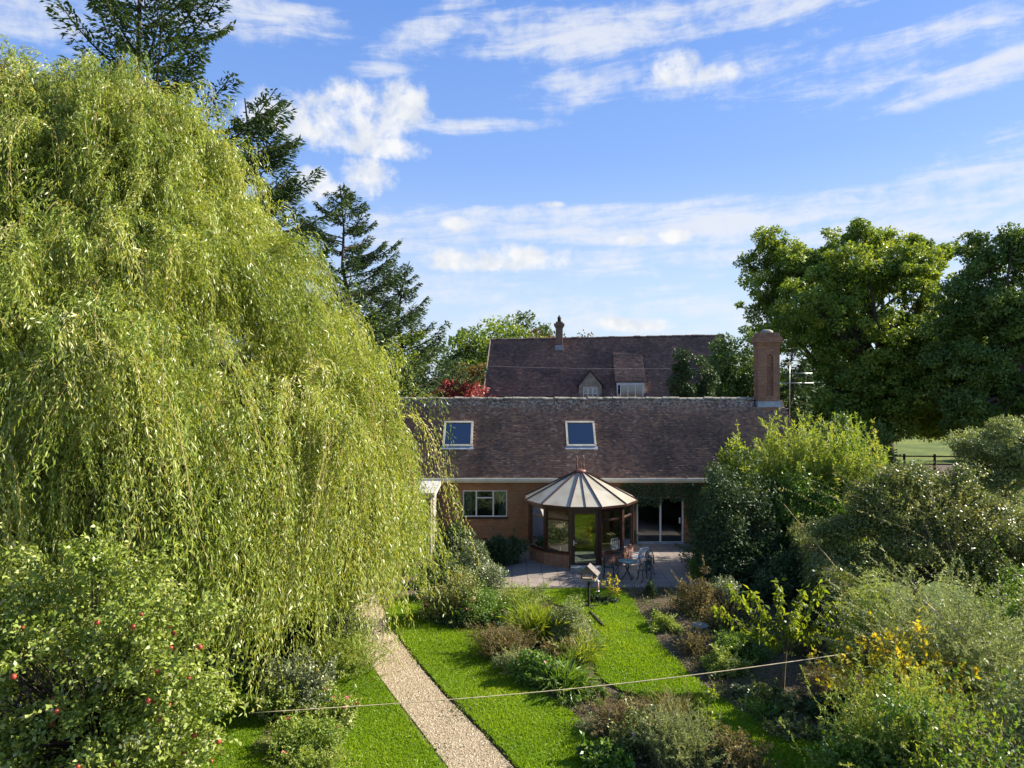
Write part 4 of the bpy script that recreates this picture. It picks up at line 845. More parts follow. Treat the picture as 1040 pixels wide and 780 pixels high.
    limbs(mb, (.2, 0, 4.5), cen[r_.permutation(K)[:34]] - np.array([0, 0, .2]), .20, r_, 9, .5); limbs(mb, (.2, .1, 8.0), cen[r_.permutation(K)[:46]] - np.array([0, 0, .15]), .15, r_, 9, .4)
    mb.build('trunk', M['bark'], t)
willow()

# ---- conifers behind it
x, y, _ = at(152, 0, 34); conifer('cedar_tree', 'tallest dark conifer rising above the willow top against the blue sky', (x, y, 0), 30, 12.0, 80, 'cedar', 'conifers behind the willow', .32, .12, .3, -.05, 95, .45, .42)
x, y, _ = at(350, 0, 42); conifer('cedar_tree', 'shorter dark conifer showing at the right edge of the willow crown', (x, y, 0), 19.3, 8.0, 92, 'cedar', 'conifers behind the willow', .26, .10, .2, -.05, 115, .45, .28)
x, y, _ = at(386, 0, 43); tree('ash_tree', 'small yellow green tree between the willow and the shorter conifer', 'tree', (x, y, 0), [(0, 0, 9.4, 2.4, 2.0, 2.8), (-1.8, .3, 10.8, 2.2, 1.8, 2.6), (.6, 0, 6.8, 1.9, 1.8, 2.6)], 90, 90, .75, .22, .10, 'oak', .22, 5.5)

x, y, _ = at(404, 0, 45); conifer('cedar_tree', 'lowest dark conifer tip just left of the distant trees, beside the willow edge', (x, y, 0), 15.4, 6.6, 70, 'cedar', 'conifers behind the willow', .26, .10, .2, -.05, 110, .45, .26)
x, y, _ = at(262, 0, 35); conifer('cedar_tree', 'middle dark conifer with boughs poking out of the steep willow slope', (x, y, 0), 21.5, 8.5, 70, 'cedar', 'conifers behind the willow', .30, .11, .3, -.05, 95, .45, .34)
# ---- trees beyond the house
FAR = [(440, 352, 92, 9, 'far', 'rounded grey green tree in the distance just right of the willow'), (470, 331, 100, 8, 'far', 'distant open crowned tree left of the tall house with sky through its branches'),
       (505, 322, 96, 8, 'oak', 'distant tall olive green tree behind the left end of the tall roof'), (528, 320, 112, 7, 'far', 'distant tree with the highest crown left of the slender chimney'),
       (590, 334, 118, 9, 'autumn', 'distant yellowing tree top just right of the slender chimney'), (548, 333, 108, 7, 'autumn', 'distant brownish tree top just left of the slender chimney')]
for px, py, Y, r_w, mt, lb in FAR:
    x, y, z = at(px, py, Y); k = r_w * .62
    tree('distant_tree', lb, 'tree', (x, y, 0), [(0, 0, z - k * .75, k, k, k * .7), (-k * .8, 0, z - k * 1.4, k * .9, k, k * .9), (k * .85, .5, z - k * 1.35, k * .85, k, k * .9), (0, 0, z - k * 2, k * 1.3, k, k * .9)], 120, 55, 1.25, .55, .34, mt, .45, z * .45, 'trees beyond the houses')
x, y, _ = at(460, 0, 45); tree('maple_tree', 'crimson leaved maple glowing red left of the tall house', 'tree', (x, y, 0), [(0, 0, 6.0, 2.6, 2.2, 1.9), (-1.3, .2, 5.2, 1.9, 2.0, 1.6), (1.2, -.2, 5.5, 1.6, 1.8, 1.7), (0, 0, 4.2, 2.6, 2.2, 1.4)], 150, 70, .55, .26, .14, 'acer', .2, 3.2, flat=.4)
x, y, _ = at(484, 0, 58); tree('cherry_tree', 'orange brown autumn tree between the red maple and the tall roof', 'tree', (x, y, 0), [(0, 0, 7.0, 2.0, 2.0, 2.6), (.6, 0, 5.0, 2.2, 2.0, 2.2)], 80, 70, .7, .28, .15, 'autumn', .2, 4)
# dark clipped conifers between the two houses
for px, top, Y, rw, lb in [(690, 350, 41, 1.05, 'dark rounded conifer in front of the tall roof, left of its pair'), (716, 353, 41.3, 1.0, 'dark rounded conifer in front of the tall roof, right of its pair')]:
    x, y, z = at(px, top, Y); bush('clipped_conifer', lb, 'conifer', (x, y, 0), rw, rw, z, 22000, .13, .055, 'conifer', 'dark conifers between the houses', 130, 30, .6, .9, zlow=.35, crad=.36, shoot_l=.15)
x, y, z = at(748, 338, 45); tree('yew_tree', 'ragged dark yew left of the big brick chimney', 'tree', (x, y, 0), [(0, 0, z - 2, 1.7, 1.7, 2.3), (-.9, 0, z - 4.2, 1.8, 1.6, 2.0), (.9, 0, z - 3.6, 1.8, 1.6, 2.2), (0, 0, z - 6, 2.4, 2, 2.2)], 190, 130, .6, .22, .11, 'darkoak', .25, 6)
x, y, z = at(806, 352, 41); conifer('fir_tree', 'dark green fir standing right of the big brick chimney', (x, y, 0), z, 2.9, 60, 'conifer', None, .30, .13, .1, .3, 70, .1, .25)
# ---- the big trees at the right
x, y, _ = at(845, 0, 74); B = lambda px, py, Y=74: ((px - 845) / F * Y, 0, H - (py - 390) / F * Y)
def lobe(px, py, rx, rz, dy=0, ry=None, Y=74, ax=845): x_, _, z_ = ((px - ax) / F * Y, 0, H - (py - 390) / F * Y); return (x_, dy, z_, rx, ry or rx * .8, rz)
tree('oak_tree', 'tall open crowned oak behind the others with sky showing between its boughs', 'tree', (x, 74, 0),
     [lobe(800, 262, 4.3, 3.2), (lobe(778, 290, 2.8, 3.0)), lobe(855, 255, 3.6, 2.9), lobe(905, 252, 4.0, 2.6), lobe(935, 268, 3.2, 2.6), lobe(785, 322, 3.2, 3.0), lobe(840, 310, 7, 6)], 520, 105, .70, .33, .20, 'oak', .8, 11, 'big trees at the right', 60, shell=.5, sub=9)
x = (900 - 520) / F * 64; l2 = lambda px, py, rx, rz, dy=0: lobe(px, py, rx, rz, dy, None, 64, 900)
tree('oak_tree', 'broad bright topped oak in the middle with a dense drooping crown', 'tree', (x, 64, 0),
     [l2(880, 285, 5.2, 3.6), l2(920, 300, 5.0, 4.0), l2(840, 325, 4.6, 4.2), l2(955, 340, 4.4, 4.5), l2(860, 375, 5.6, 4.6, -1), l2(910, 370, 6.6, 5.0, -2), l2(830, 400, 4.6, 3.6, -1), l2(960, 400, 4.6, 3.4, -1), l2(890, 412, 5.5, 3.4, -1), l2(850, 430, 4.5, 2.6, -1.5), l2(815, 440, 4, 2.8, 0), l2(935, 430, 3.2, 1.5, -2)], 1400, 125, .74, .30, .19, 'oak', .75, 8, 'big trees at the right', 60, shell=.5, front=.4, sub=9)
x = (1030 - 520) / F * 56; l3 = lambda px, py, rx, rz, dy=0: lobe(px, py, rx, rz, dy, None, 56, 1030)
tree('oak_tree', 'darkest big tree at the right edge of the view with blackish green crown', 'tree', (x, 56, 0),
     [l3(1020, 262, 3.2, 2.6), l3(985, 300, 2.6, 3.0), l3(1050, 290, 4.5, 4.2), l3(1010, 340, 5.0, 4.6), l3(1070, 350, 5, 5), l3(980, 385, 3.4, 3.2), l3(1030, 400, 5, 3.4), l3(985, 415, 3, 2), l3(1060, 430, 4, 2.6)], 1050, 120, .68, .28, .17, 'darkoak', .7, 7, 'big trees at the right', 46, shell=.5, front=.3, sub=9)
# hedge trees across the far side of the field
for px, py, Y, lb in [(830, 420, 135, 'dark hedgerow tree far across the field behind the broad oak trunk'), (900, 424, 140, 'low hedgerow tree far across the field in the gap under the oaks'), (965, 418, 132, 'hedgerow tree far across the field seen under the darkest oak'), (1025, 414, 128, 'hedgerow tree far across the field at the right edge'), (770, 410, 130, 'hedgerow tree far across the field behind the brick chimney')]:
    x, y, z = at(px, py - 40, Y); k = 7.5
    tree('hedgerow_tree', lb, 'tree', (x, y, 0), [(0, 0, z - 4.5, k, k * .7, 4.5), (-5, 0, z - 7, k * .9, k * .6, 5), (5, 0, z - 6.5, k * .9, k * .6, 5), (0, 0, 3, k * 1.4, k * .6, 3.2)], 110, 50, 1.9, .85, .55, 'far', .4, 4, 'hedgerow trees across the field')
for px, top, Y, rx, h_lb in [(872, 428, 52, 2.6, 'dark holly bush in front of the broad oak trunk'), (842, 424, 46, 2.4, 'dark holly bush just right of the fir, under the oaks'), (1000, 440, 70, 2.6, 'dark hawthorn bush beside the field fence at the right')]:
    x, y, z = at(px, top, Y); bush('field_shrub', h_lb, 'shrub', (x, y, 0), rx, 2, z, 11000, .17, .09, 'darkoak', 'shrubs along the field', 110, 50, .5)
# post and rail fence in the field
fx = thing('field_fence', 'brown post and rail fence along the field under the oaks', 'fence', (27.0, 63.5, 0), R(-4)); rl = MB()
for i in range(11): MB().box(i * 2.6 - .08, -.07, 0, i * 2.6 + .08, .07, 1.4).build('post', M['darkwood'], fx)
for i in range(10):
    for z in (.5, 1.2): rl_ = MB(); rl_.bar((i * 2.6 + .081, 0, z), ((i + 1) * 2.6 - .081, 0, z), .05, .12); rl_.build('rail', M['darkwood'], fx)

# ---- shrubs at the right of the house
x, y, _ = gnd(752, 592); bush('evergreen_shrub', 'large blackish green evergreen shrub beside the patio, left of the feathery hedge', 'shrub', (x, 27.8, 0), 2.0, 1.7, 4.7, 26000, .105, .042, 'dark', None, 190, 60, .4, zlow=.05, crad=.34, shoot_l=.2)
bush('laurel_shrub', 'yellow green leafy shrub topping the dark evergreen against the tiled roof', 'shrub', (at(752, 0, 29.6)[0], 29.6, 0), 1.5, 1.2, 5.2, 8000, .13, .06, 'lime', None, 90, 46, .5, zlow=.45, crad=.36, shoot_l=.18)
stems_plant('bamboo_clump', 'tall feathery light green bamboo with spiky tops in front of the fir', 'bamboo', (at(800, 0, 30.5)[0], 30.5, 0), 190, 6.7, 1.5, 150, .17, .032, 'fern', 'feathery bamboo clumps', 'stem_green', .2, .012, .55, lo=.35, along=.9)
stems_plant('bamboo_clump', 'feathery light green bamboo at the right, next to the glinting olive green shrub', 'bamboo', (at(858, 0, 29.5)[0], 29.5, 0), 190, 6.5, 1.5, 150, .17, .032, 'fern', 'feathery bamboo clumps', 'stem_green', .2, .012, .5, lo=.35, along=.9)
bush('climbing_shrub', 'leafy green climber filling the gap under the feathery bamboo', 'shrub', (at(820, 0, 28)[0], 28, 0), 1.9, 1.2, 4.2, 13000, .11, .05, 'green', None, 110, 40, .4, zlow=.1, crad=.36, shoot_l=.2)
ol = lambda px, py, rx, rz, dy=0: lobe(px, py, rx, rz, dy, None, 22.5, 930)
tree('olive_tree', 'spreading olive green tree with small glinting leaves behind the garden wall', 'tree', ((930 - 520) / F * 22.5, 22.5, 0),
     [ol(850, 545, 1.0, 1.0), ol(885, 515, 1.1, .9), ol(930, 500, 1.1, .95), ol(975, 510, 1.1, 1.0), ol(1010, 540, 1.1, 1.1), ol(1045, 560, 1.2, 1.2), ol(900, 560, 1.3, 1.1, -.6), ol(960, 560, 1.3, 1.1, -.8), ol(1000, 590, 1.2, 1.1, -.6), ol(850, 580, .8, .7, -.3)], 560, 170, .40, .095, .052, 'olive', .13, 1.6, None, 40, shell=.45, front=.4, sub=5)
stems_plant('whippy_shoots', 'upright leafy shoots sticking out of the top of the olive green tree', 'shrub', (at(945, 0, 22.0)[0], 22.0, 2.6), 110, 2.5, 2.9, 46, .075, .035, 'olive', None, 'stem', .1, .008, .7, lo=.25)
tree('willow_bush', 'rounded grey green bushy tree at the far right in front of the oaks', 'tree', (at(1020, 0, 40)[0], 40, 0), [(0, 0, 4.0, 2.4, 2.0, 1.9), (-1.2, -.3, 3.0, 1.9, 1.8, 1.7), (1.4, 0, 4.2, 2.2, 1.8, 2.0), (0, -.4, 1.9, 2.8, 2, 1.8)], 260, 150, .5, .18, .075, 'grey', .2, 2.5, sub=6)
stems_plant('tamarisk_shrub', 'feathery pale grey green tamarisk with arching shoots at the right', 'shrub', (9.75, 15.4, 0), 320, 4.4, 2.35, 150, .075, .016, 'grey', None, 'stem', .75, .010, .5, lo=.3, along=.6, sweep=(-.5, 0))
bush('mock_orange', 'dense fresh green shrub left of the feathery tamarisk', 'shrub', (8.6, 16.8, 0), .95, .8, 3.2, 9000, .065, .022, 'fern', None, 80, 50, .5, zlow=.3, crad=.34, shoot_l=.22)
stems_plant('heath_shrub', 'dense bushy green heath with upright needle shoots in the lower right', 'shrub', (7.0, 12.7, 0), 300, 3.05, 1.05, 120, .06, .012, 'fern', None, 'stem_green', .55, .007, .45, lo=.25, along=.8)
bush('privet_shrub', 'green oval leaved shrub growing through the lower side of the heath', 'shrub', (6.75, 12.2, 0), .95, .6, 2.4, 4200, .06, .034, 'green', None, 60, 30, .5, zlow=.15, crad=.36, shoot_l=.22)
stems_plant('rambling_rose', 'sparse shrub of clear yellow autumn leaves beside the feathery tamarisk', 'shrub', (8.0, 14.5, 0), 64, 3.5, 1.35, 32, .10, .055, 'yellow', None, 'stem', .7, .011, .3, lo=.45, sweep=(-.4, -.2))
bush('hawthorn', 'broad green hawthorn bush on the far side of the bramble tangle', 'shrub', (9.5, 12.4, 0), 1.5, 1.3, 2.7, 11000, .07, .036, 'grey', None, 90, 60, .5)
bush('elder_bush', 'leafy elder bush at the right edge of the view beyond the tamarisk', 'shrub', (14.6, 18.6, 0), 2.4, 1.6, 3.3, 11000, .085, .04, 'green', None, 90, 60, .5)
stems_plant('bramble', 'tangle of purple brown bramble stems in the bottom right corner', 'bramble', (7.6, 11.0, 0), 190, 3.2, 1.6, 26, .08, .045, 'green', None, 'stem_purple', 1.1, .012, .5, lo=.3)
stems_plant('spindle_shrub', 'thin yellow green leafed shoots mixed into the bramble tangle', 'shrub', (6.9, 11.0, 0), 50, 2.7, 1.0, 36, .075, .04, 'lime', None, 'stem', .6, .008, .4, lo=.3)
bush('viburnum', 'broad dark green leafy shrub at the bottom edge left of the bramble', 'shrub', (6.15, 12.6, 0), 1.0, .8, 1.75, 5200, .075, .04, 'green', None, 60, 24, .5, crad=.36)
bush('skimmia', 'low dark shrub in deep shade behind the sapling, against the garden wall', 'shrub', gnd(838, 640), 1.1, .8, 1.6, 4200, .085, .04, 'dark', None, 50, 16, .5)
pl = MB(); pl.tube([at(937, 610, 15.6), at(975, 644, 15.0), at(1013, 683, 14.4)], [.03, .035, .028], 7); tag(pl.build('bamboo_pole', M['rope']), 'long pale bare pole leaning across the feathery shrubs', 'pole')
pl = MB(); pl.tube([at(796, 512, 23), at(830, 553, 21.5), at(860, 590, 20)], [.012, .018, .022], 6); tag(pl.build('bare_branch', M['willow_twig']), 'thin pale bare branch slanting down in front of the garden wall', 'branch')

# ---- sapling with big yellow green leaves
def sapling():
    r_ = np.random.default_rng(9); bx, by, _ = gnd(795, 702); t = thing('cherry_sapling', 'young cherry tree with large drooping yellow green leaves in the right bed', 'tree', (bx, by, 0)); m_ = MB()
    fork = np.array([.08, 0, 1.05]); m_.tube([(0, 0, 0), (.03, 0, .5), tuple(fork)], [.045, .038, .034], 7, False)
    tips = [at(742, 596, by - .2), at(765, 602, by + .3), at(790, 592, by), at(808, 622, by - .4), at(835, 592, by + .2), at(850, 612, by), at(775, 640, by - .5), at(728, 618, by + .4), at(868, 628, by - .2), at(815, 600, by + .5)]
    Ps, Ds = [], []
    for tp in tips:
        tp = np.array(tp) - np.array([bx, by, 0]); mid = fork * .5 + tp * .5 + np.array([0, 0, -.12]); s_ = np.linspace(0, 1, 8)[:, None]
        c = (1 - s_) ** 2 * fork + 2 * s_ * (1 - s_) * mid + s_ ** 2 * tp; m_.tube(c, [.022 * (1 - .1 * j) for j in range(8)], 5, False)
        k = 105; u = r_.uniform(.28, 1.05, k)[:, None]; p = (1 - u) ** 2 * fork + 2 * u * (1 - u) * mid + u ** 2 * tp; Ps.append(p + r_.normal(0, .05, (k, 3)))
        Ds.append(nrm(r_.normal(0, .6, (k, 3)) + [0, 0, -.75]))
    P, D = np.concatenate(Ps), np.concatenate(Ds); n = len(P)
    leaves('crown', P, D, nrm(r_.normal(0, .6, (n, 3)) + [.3, .2, .5]), r_.uniform(.13, .22, n), r_.uniform(.05, .085, n), M['lime'], t, np.clip(r_.normal(.5, .2, n), 0, 1), .2, .15); m_.build('trunk', M['stem'], t)
sapling()

# ---- apple tree, lower left
def apple_tree():
    r_ = rng(); x, y = -7.05, 12.0; t = thing('apple_tree', 'leafy apple tree with small red fruit in the lower left corner', 'tree', (x, y, 0))
    lob = [(0.3, 0, 4.0, 1.5, 1.3, 1.0), (-1.4, .2, 3.9, 1.5, 1.3, 1.0), (1.2, -.2, 3.2, 1.3, 1.2, 1.1), (-.4, -.6, 3.0, 1.9, 1.3, 1.2), (1.7, -.3, 2.2, 1.05, 1.1, 1.0), (.3, -.8, 1.8, 1.8, 1.2, 1.1), (-1.7, -.4, 2.4, 1.6, 1.3, 1.4), (-.6, -.9, 1.0, 2.0, 1.1, .9), (-2.3, -.5, 1.7, 1.6, 1.2, 1.4), (.4, -1.0, 1.0, 1.7, 1.0, .8), (1.2, -.9, 1.3, 1.2, .9, .9)]
    cen = []; 
    for l in lob: k = 44; d = unit(r_, k, .2); d[:, 1] = np.where((d[:, 1] > .2) & (r_.uniform(size=k) < .6), -d[:, 1], d[:, 1]); cen.append(np.array(l[:3]) + d * np.array(l[3:]) * r_.uniform(.45, 1.02, k)[:, None])
    cen = np.concatenate(cen); K = len(cen); rad = r_.uniform(.14, .46, K); P, D, Nn, idx = clump_leaves(r_, cen, rad, 92, .8, .55, .5)
    # leafy shoots break the outline
    sh = 260; k = r_.integers(0, K, sh); dr_ = nrm(cen[k] - np.array([0, .2, 2.0]) + r_.normal(0, .4, (sh, 3)) + [0, -.2, .3]); ln = r_.uniform(.3, 1.05, sh); u = r_.uniform(.1, 1, (sh, 16, 1))
    Ps = (cen[k][:, None] + dr_[:, None] * ln[:, None, None] * u); Ps[:, :, 2] -= .25 * (u[:, :, 0] ** 2) * ln[:, None]; Ps = Ps.reshape(-1, 3)
    P = np.concatenate([P, Ps]); D = np.concatenate([D, nrm(np.repeat(dr_, 16, 0) * .5 + r_.normal(0, .6, Ps.shape))]); Nn = np.concatenate([Nn, nrm(r_.normal(0, .5, Ps.shape) + [0, 0, .8])]); n = len(P)
    tint = np.clip(np.concatenate([.45 + r_.normal(0, .14, K)[idx], np.full(len(Ps), .6)]) + r_.normal(0, .17, n), 0, 1); ok = P[:, 2] > .1
    leaves('crown', P[ok], D[ok], Nn[ok], r_.uniform(.055, .11, n)[ok], r_.uniform(.036, .062, n)[ok], M['apple_leaf'], t, tint[ok], .2, .1)
    m_ = MB(); m_.tube([(0, 0, 0), (.05, 0, .5), (0, .05, 1.1), (.05, 0, 1.6)], [.15, .12, .11, .1], 9, False); limbs(m_, (.05, 0, 1.5), cen[r_.permutation(K)[:40]], .05, r_, 7, .3); limbs(m_, (.05, 0, 1.45), cen[np.unique(k)], .018, r_, 6, .2)
    for i in range(sh): limbs(m_, cen[k[i]], [cen[k[i]] + dr_[i] * ln[i] - np.array([0, 0, .25 * ln[i]])], .006, r_, 3, 0)
    m_.build('trunk', M['bark'], t)
    a_ = MB(); a_.lathe([(.006, .030), (.022, .036), (.036, .018), (.038, -.004), (.030, -.028), (.012, -.036), (.004, -.032)], 10); ap = a_.build('apple', M['apple'], t)
    # fruit hangs on the outside towards the light and the camera
    q = P[ok][r_.permutation(ok.sum())]; sc_ = q[:, 1] * -1 + q[:, 0] * .3 + r_.normal(0, .4, len(q)); q = q[sc_ > 1.0][:90]
    for i, p in enumerate(q):
        o = ap if i == 0 else ap.copy()
        if i: C.objects.link(o); o.parent = t
        o.location = tuple(p + np.array([.02, -.10, -.05])); o.rotation_euler = (r_.uniform(-.4, .4), r_.uniform(-.4, .4), r_.uniform(0, 6)); s_ = r_.uniform(.65, 1.05); o.scale = (s_, s_, s_)
apple_tree()

# ---- beds
def bed(kind, name, label, cat, px, py, *a, **k):
    a = list(a)
    if kind == 'b': a[0] *= 1.16; a[1] *= 1.16; a[2] *= 1.08; a[3] = int(a[3] * 1.25)
    else: a[1] *= 1.06; a[2] *= 1.15; a[0] = int(a[0] * 1.2)
    return (bush if kind == 'b' else stems_plant)(name, label, cat, gnd(px, py), *a, **k)
# by the cottage wall, left of the conservatory
bed('b', 'camellia', 'dark green shrub under the casement window, left of its neighbour', 'shrub', 466, 577, 1.0, .8, 1.7, 4500, .10, .045, 'dark', 'dark shrubs under the window', 50)
bed('b', 'camellia', 'dark green shrub between the casement window and the conservatory', 'shrub', 508, 572, .95, .8, 1.25, 4500, .10, .045, 'dark', 'dark shrubs under the window', 50)
bed('b', 'choisya', 'low dark shrub on the edge of the paving near the willow', 'shrub', 452, 592, .9, .8, 1.0, 3600, .09, .045, 'dark', None, 40)
# rose bed
bed('b', 'viburnum', 'tallest leafy shrub at the back of the rose bed with cream tipped leaves', 'shrub', 482, 604, 1.05, .9, 1.85, 6500, .075, .036, 'pale', None, 70, 40, stem='stem')
bed('b', 'rose_bush', 'rose bush with scattered pink blooms beside the lawn and hanging willow', 'rose bush', 462, 628, 1.05, .9, 1.35, 6000, .055, .03, 'olive', 'roses in the back bed', 60, 34, flower='pink', fl=15)
bed('b', 'rose_bush', 'rose bush with salmon blooms at the front of the back bed', 'rose bush', 492, 631, .8, .7, 1.15, 4600, .055, .03, 'green', 'roses in the back bed', 50, 28, flower='peach', fl=12)
bed('b', 'hebe', 'rounded yellow green hebe at the right end of the rose bed', 'shrub', 528, 624, .95, .8, 1.05, 6500, .05, .02, 'fern', None, 60, 30, flower='pink', fl=2)
bed('b', 'geranium_clump', 'low dark leafy clump along the front edge of the rose bed', 'plant', 478, 636, .9, .35, .45, 2400, .07, .045, 'dark', None, 26, 6)
bed('s', 'iris_clump', 'clump of upright bright yellow green blades in the middle bed', 'plant', 546, 652, 130, 1.0, .55, 10, .42, .022, 'lime', None, 'stem_green', .5, .004, .22, lo=.0, along=2.2)
bed('b', 'daphne', 'round grey green shrub near the bird table in the middle bed', 'shrub', 580, 655, .68, .62, 1.15, 6500, .07, .017, 'grey', None, 60, 50, .7, flat=.9, crad=.34, shoot_l=.2)
bed('s', 'heather', 'brownish wiry heather at the left of the middle bed', 'plant', 512, 668, 150, .95, .75, 60, .06, .014, 'brown', None, 'stem', .4, .005, .3, lo=.2)
bed('b', 'lavender', 'greyish green low shrub at the left edge of the middle bed', 'shrub', 524, 682, .6, .5, .65, 3200, .05, .014, 'grey', None, 40, 30)
bed('b', 'peony_clump', 'green leafy clump with peach flowers in the middle bed', 'plant', 545, 694, .6, .5, .72, 2600, .09, .04, 'green', None, 36, 20, flower='peach', fl=10)
bed('s', 'day_lily', 'arching strap leaved day lily at the front of the middle bed', 'plant', 572, 700, 90, .72, .6, 8, .32, .026, 'green', None, 'stem_green', 1.0, .004, .2, lo=.0, along=2.0)
bed('b', 'sedum', 'straw coloured dying seed heads behind the day lily', 'plant', 572, 674, .55, .5, .75, 2200, .055, .03, 'brown', None, 30, 24)
bed('s', 'flax_clump', 'sparse bright green blades behind the peony with a few seed heads', 'plant', 590, 678, 60, .85, .5, 9, .28, .018, 'lime', None, 'stem_green', .6, .004, .2, lo=.0, along=2.0)
bed('b', 'thyme_mat', 'low green mat where the middle bed meets the washing line', 'plant', 596, 712, .75, .45, .3, 2600, .05, .022, 'green', None, 34, 6)
# lower bed
bed('s', 'dead_fern', 'purple brown twiggy plant in the lower bed below the washing line', 'plant', 630, 748, 120, .95, .6, 40, .05, .014, 'brown', None, 'stem_purple', .5, .005, .25, lo=.15)
bed('b', 'catmint', 'grey green mound at the left of the lower bed', 'plant', 612, 742, .5, .45, .45, 2400, .045, .014, 'grey', None, 34, 18)
bed('b', 'rose_bush', 'rose bush with a few large cream blooms in the lower bed', 'rose bush', 655, 768, .55, .5, 1.05, 2400, .055, .03, 'olive', None, 40, 30, flower='cream', fl=9)
bed('s', 'rosemary', 'upright silver grey green rosemary in the middle of the lower bed', 'shrub', 688, 784, 230, 1.35, .55, 90, .045, .009, 'grey', None, 'stem', .3, .005, .22, lo=.15, along=.9)
bed('s', 'grass_tussock', 'straw coloured ornamental grass behind the rosemary', 'plant', 684, 752, 150, 1.0, .6, 9, .28, .010, 'brown', None, 'stem', .6, .003, .18, lo=.1, along=2.0)
bed('b', 'buddleia', 'thin yellow green shoot plant at the right of the lower bed', 'plant', 716, 765, .34, .32, 1.25, 1100, .07, .03, 'lime', None, 22, 18)
bed('s', 'dry_perennial', 'dry yellowish seed stalks at the bottom edge beside the right lawn', 'plant', 748, 792, 80, 1.0, .5, 34, .06, .028, 'brown', None, 'stem', .4, .005, .2, lo=.2)
bed('b', 'salvia', 'dark leafy clump at the foot of the rosemary', 'plant', 722, 790, .5, .4, .5, 1800, .06, .03, 'dark', None, 30, 12)
bed('b', 'bergenia', 'low green leafy clump at the bottom left of the lower bed', 'plant', 622, 778, .55, .45, .42, 1500, .10, .05, 'green', None, 24, 8)
# small island bed in the left lawn
def disc(cx_, cy_, a_, b_, n=26, seed=1):
    r_ = random.Random(seed); return [(cx_ + a_ * (1 + .08 * r_.uniform(-1, 1)) * math.cos(2 * PI * i / n), cy_ + b_ * (1 + .08 * r_.uniform(-1, 1)) * math.sin(2 * PI * i / n)) for i in range(n)]
bx, by, _ = gnd(306, 752); struct(MB().prism(smooth_poly(disc(bx, by, .98, 1.25), 1), 0.0, .066).build('flower_bed', M['soil']))
bed('b', 'rose_bush', 'rose bush with whitish green leaves in the island bed of the left lawn', 'rose bush', 305, 722, .72, .6, 1.35, 3600, .06, .034, 'pale', None, 54, 36)
bed('b', 'cotoneaster', 'dark green shrub at the back left of the island bed', 'shrub', 284, 728, .55, .5, 1.05, 2600, .06, .034, 'apple_leaf', None, 40, 26)
bed('b', 'cistus', 'brownish green spreading shrub at the front of the island bed', 'shrub', 315, 766, .85, .6, .75, 4200, .055, .026, 'fern', None, 54, 26, flower='pink', fl=4)
bed('b', 'fuchsia', 'small shrub with reddish tips at the right of the island bed', 'shrub', 343, 738, .42, .4, .8, 1700, .05, .026, 'apple_leaf', None, 30, 20, flower='pink', fl=7)
bed('s', 'poppy_clump', 'light green feathery clump at the bottom of the island bed', 'plant', 322, 790, 90, .6, .5, 50, .05, .016, 'fern', None, 'stem_green', .5, .004, .2, lo=.2)
# under the willow
bed('b', 'euonymus', 'tall variegated evergreen with cream edged leaves under the willow', 'shrub', 338, 664, .85, .75, 2.25, 8000, .06, .035, 'pale', None, 80, 30, zlow=.1)
bed('b', 'ivy_mass', 'dark ivy growth in the shade beneath the willow canopy', 'plant', 296, 668, 1.2, .9, 2.2, 7500, .075, .05, 'dark', None, 70, 20)
bed('s', 'broom_shrub', 'bushy yellow green broom at the corner of the left lawn beside the path', 'shrub', 344, 682, 210, 1.1, .85, 80, .055, .014, 'fern', None, 'stem', .4, .005, .4, lo=.2)
bed('b', 'santolina', 'silvery low shrub at the left lawn edge under the willow', 'shrub', 298, 694, .75, .5, .6, 3400, .045, .02, 'pale', None, 44, 20)
bed('b', 'hosta_clump', 'low leafy clump on the soil between apple tree and silvery shrub', 'plant', 262, 698, .7, .4, .5, 1500, .09, .045, 'green', None, 26, 8)
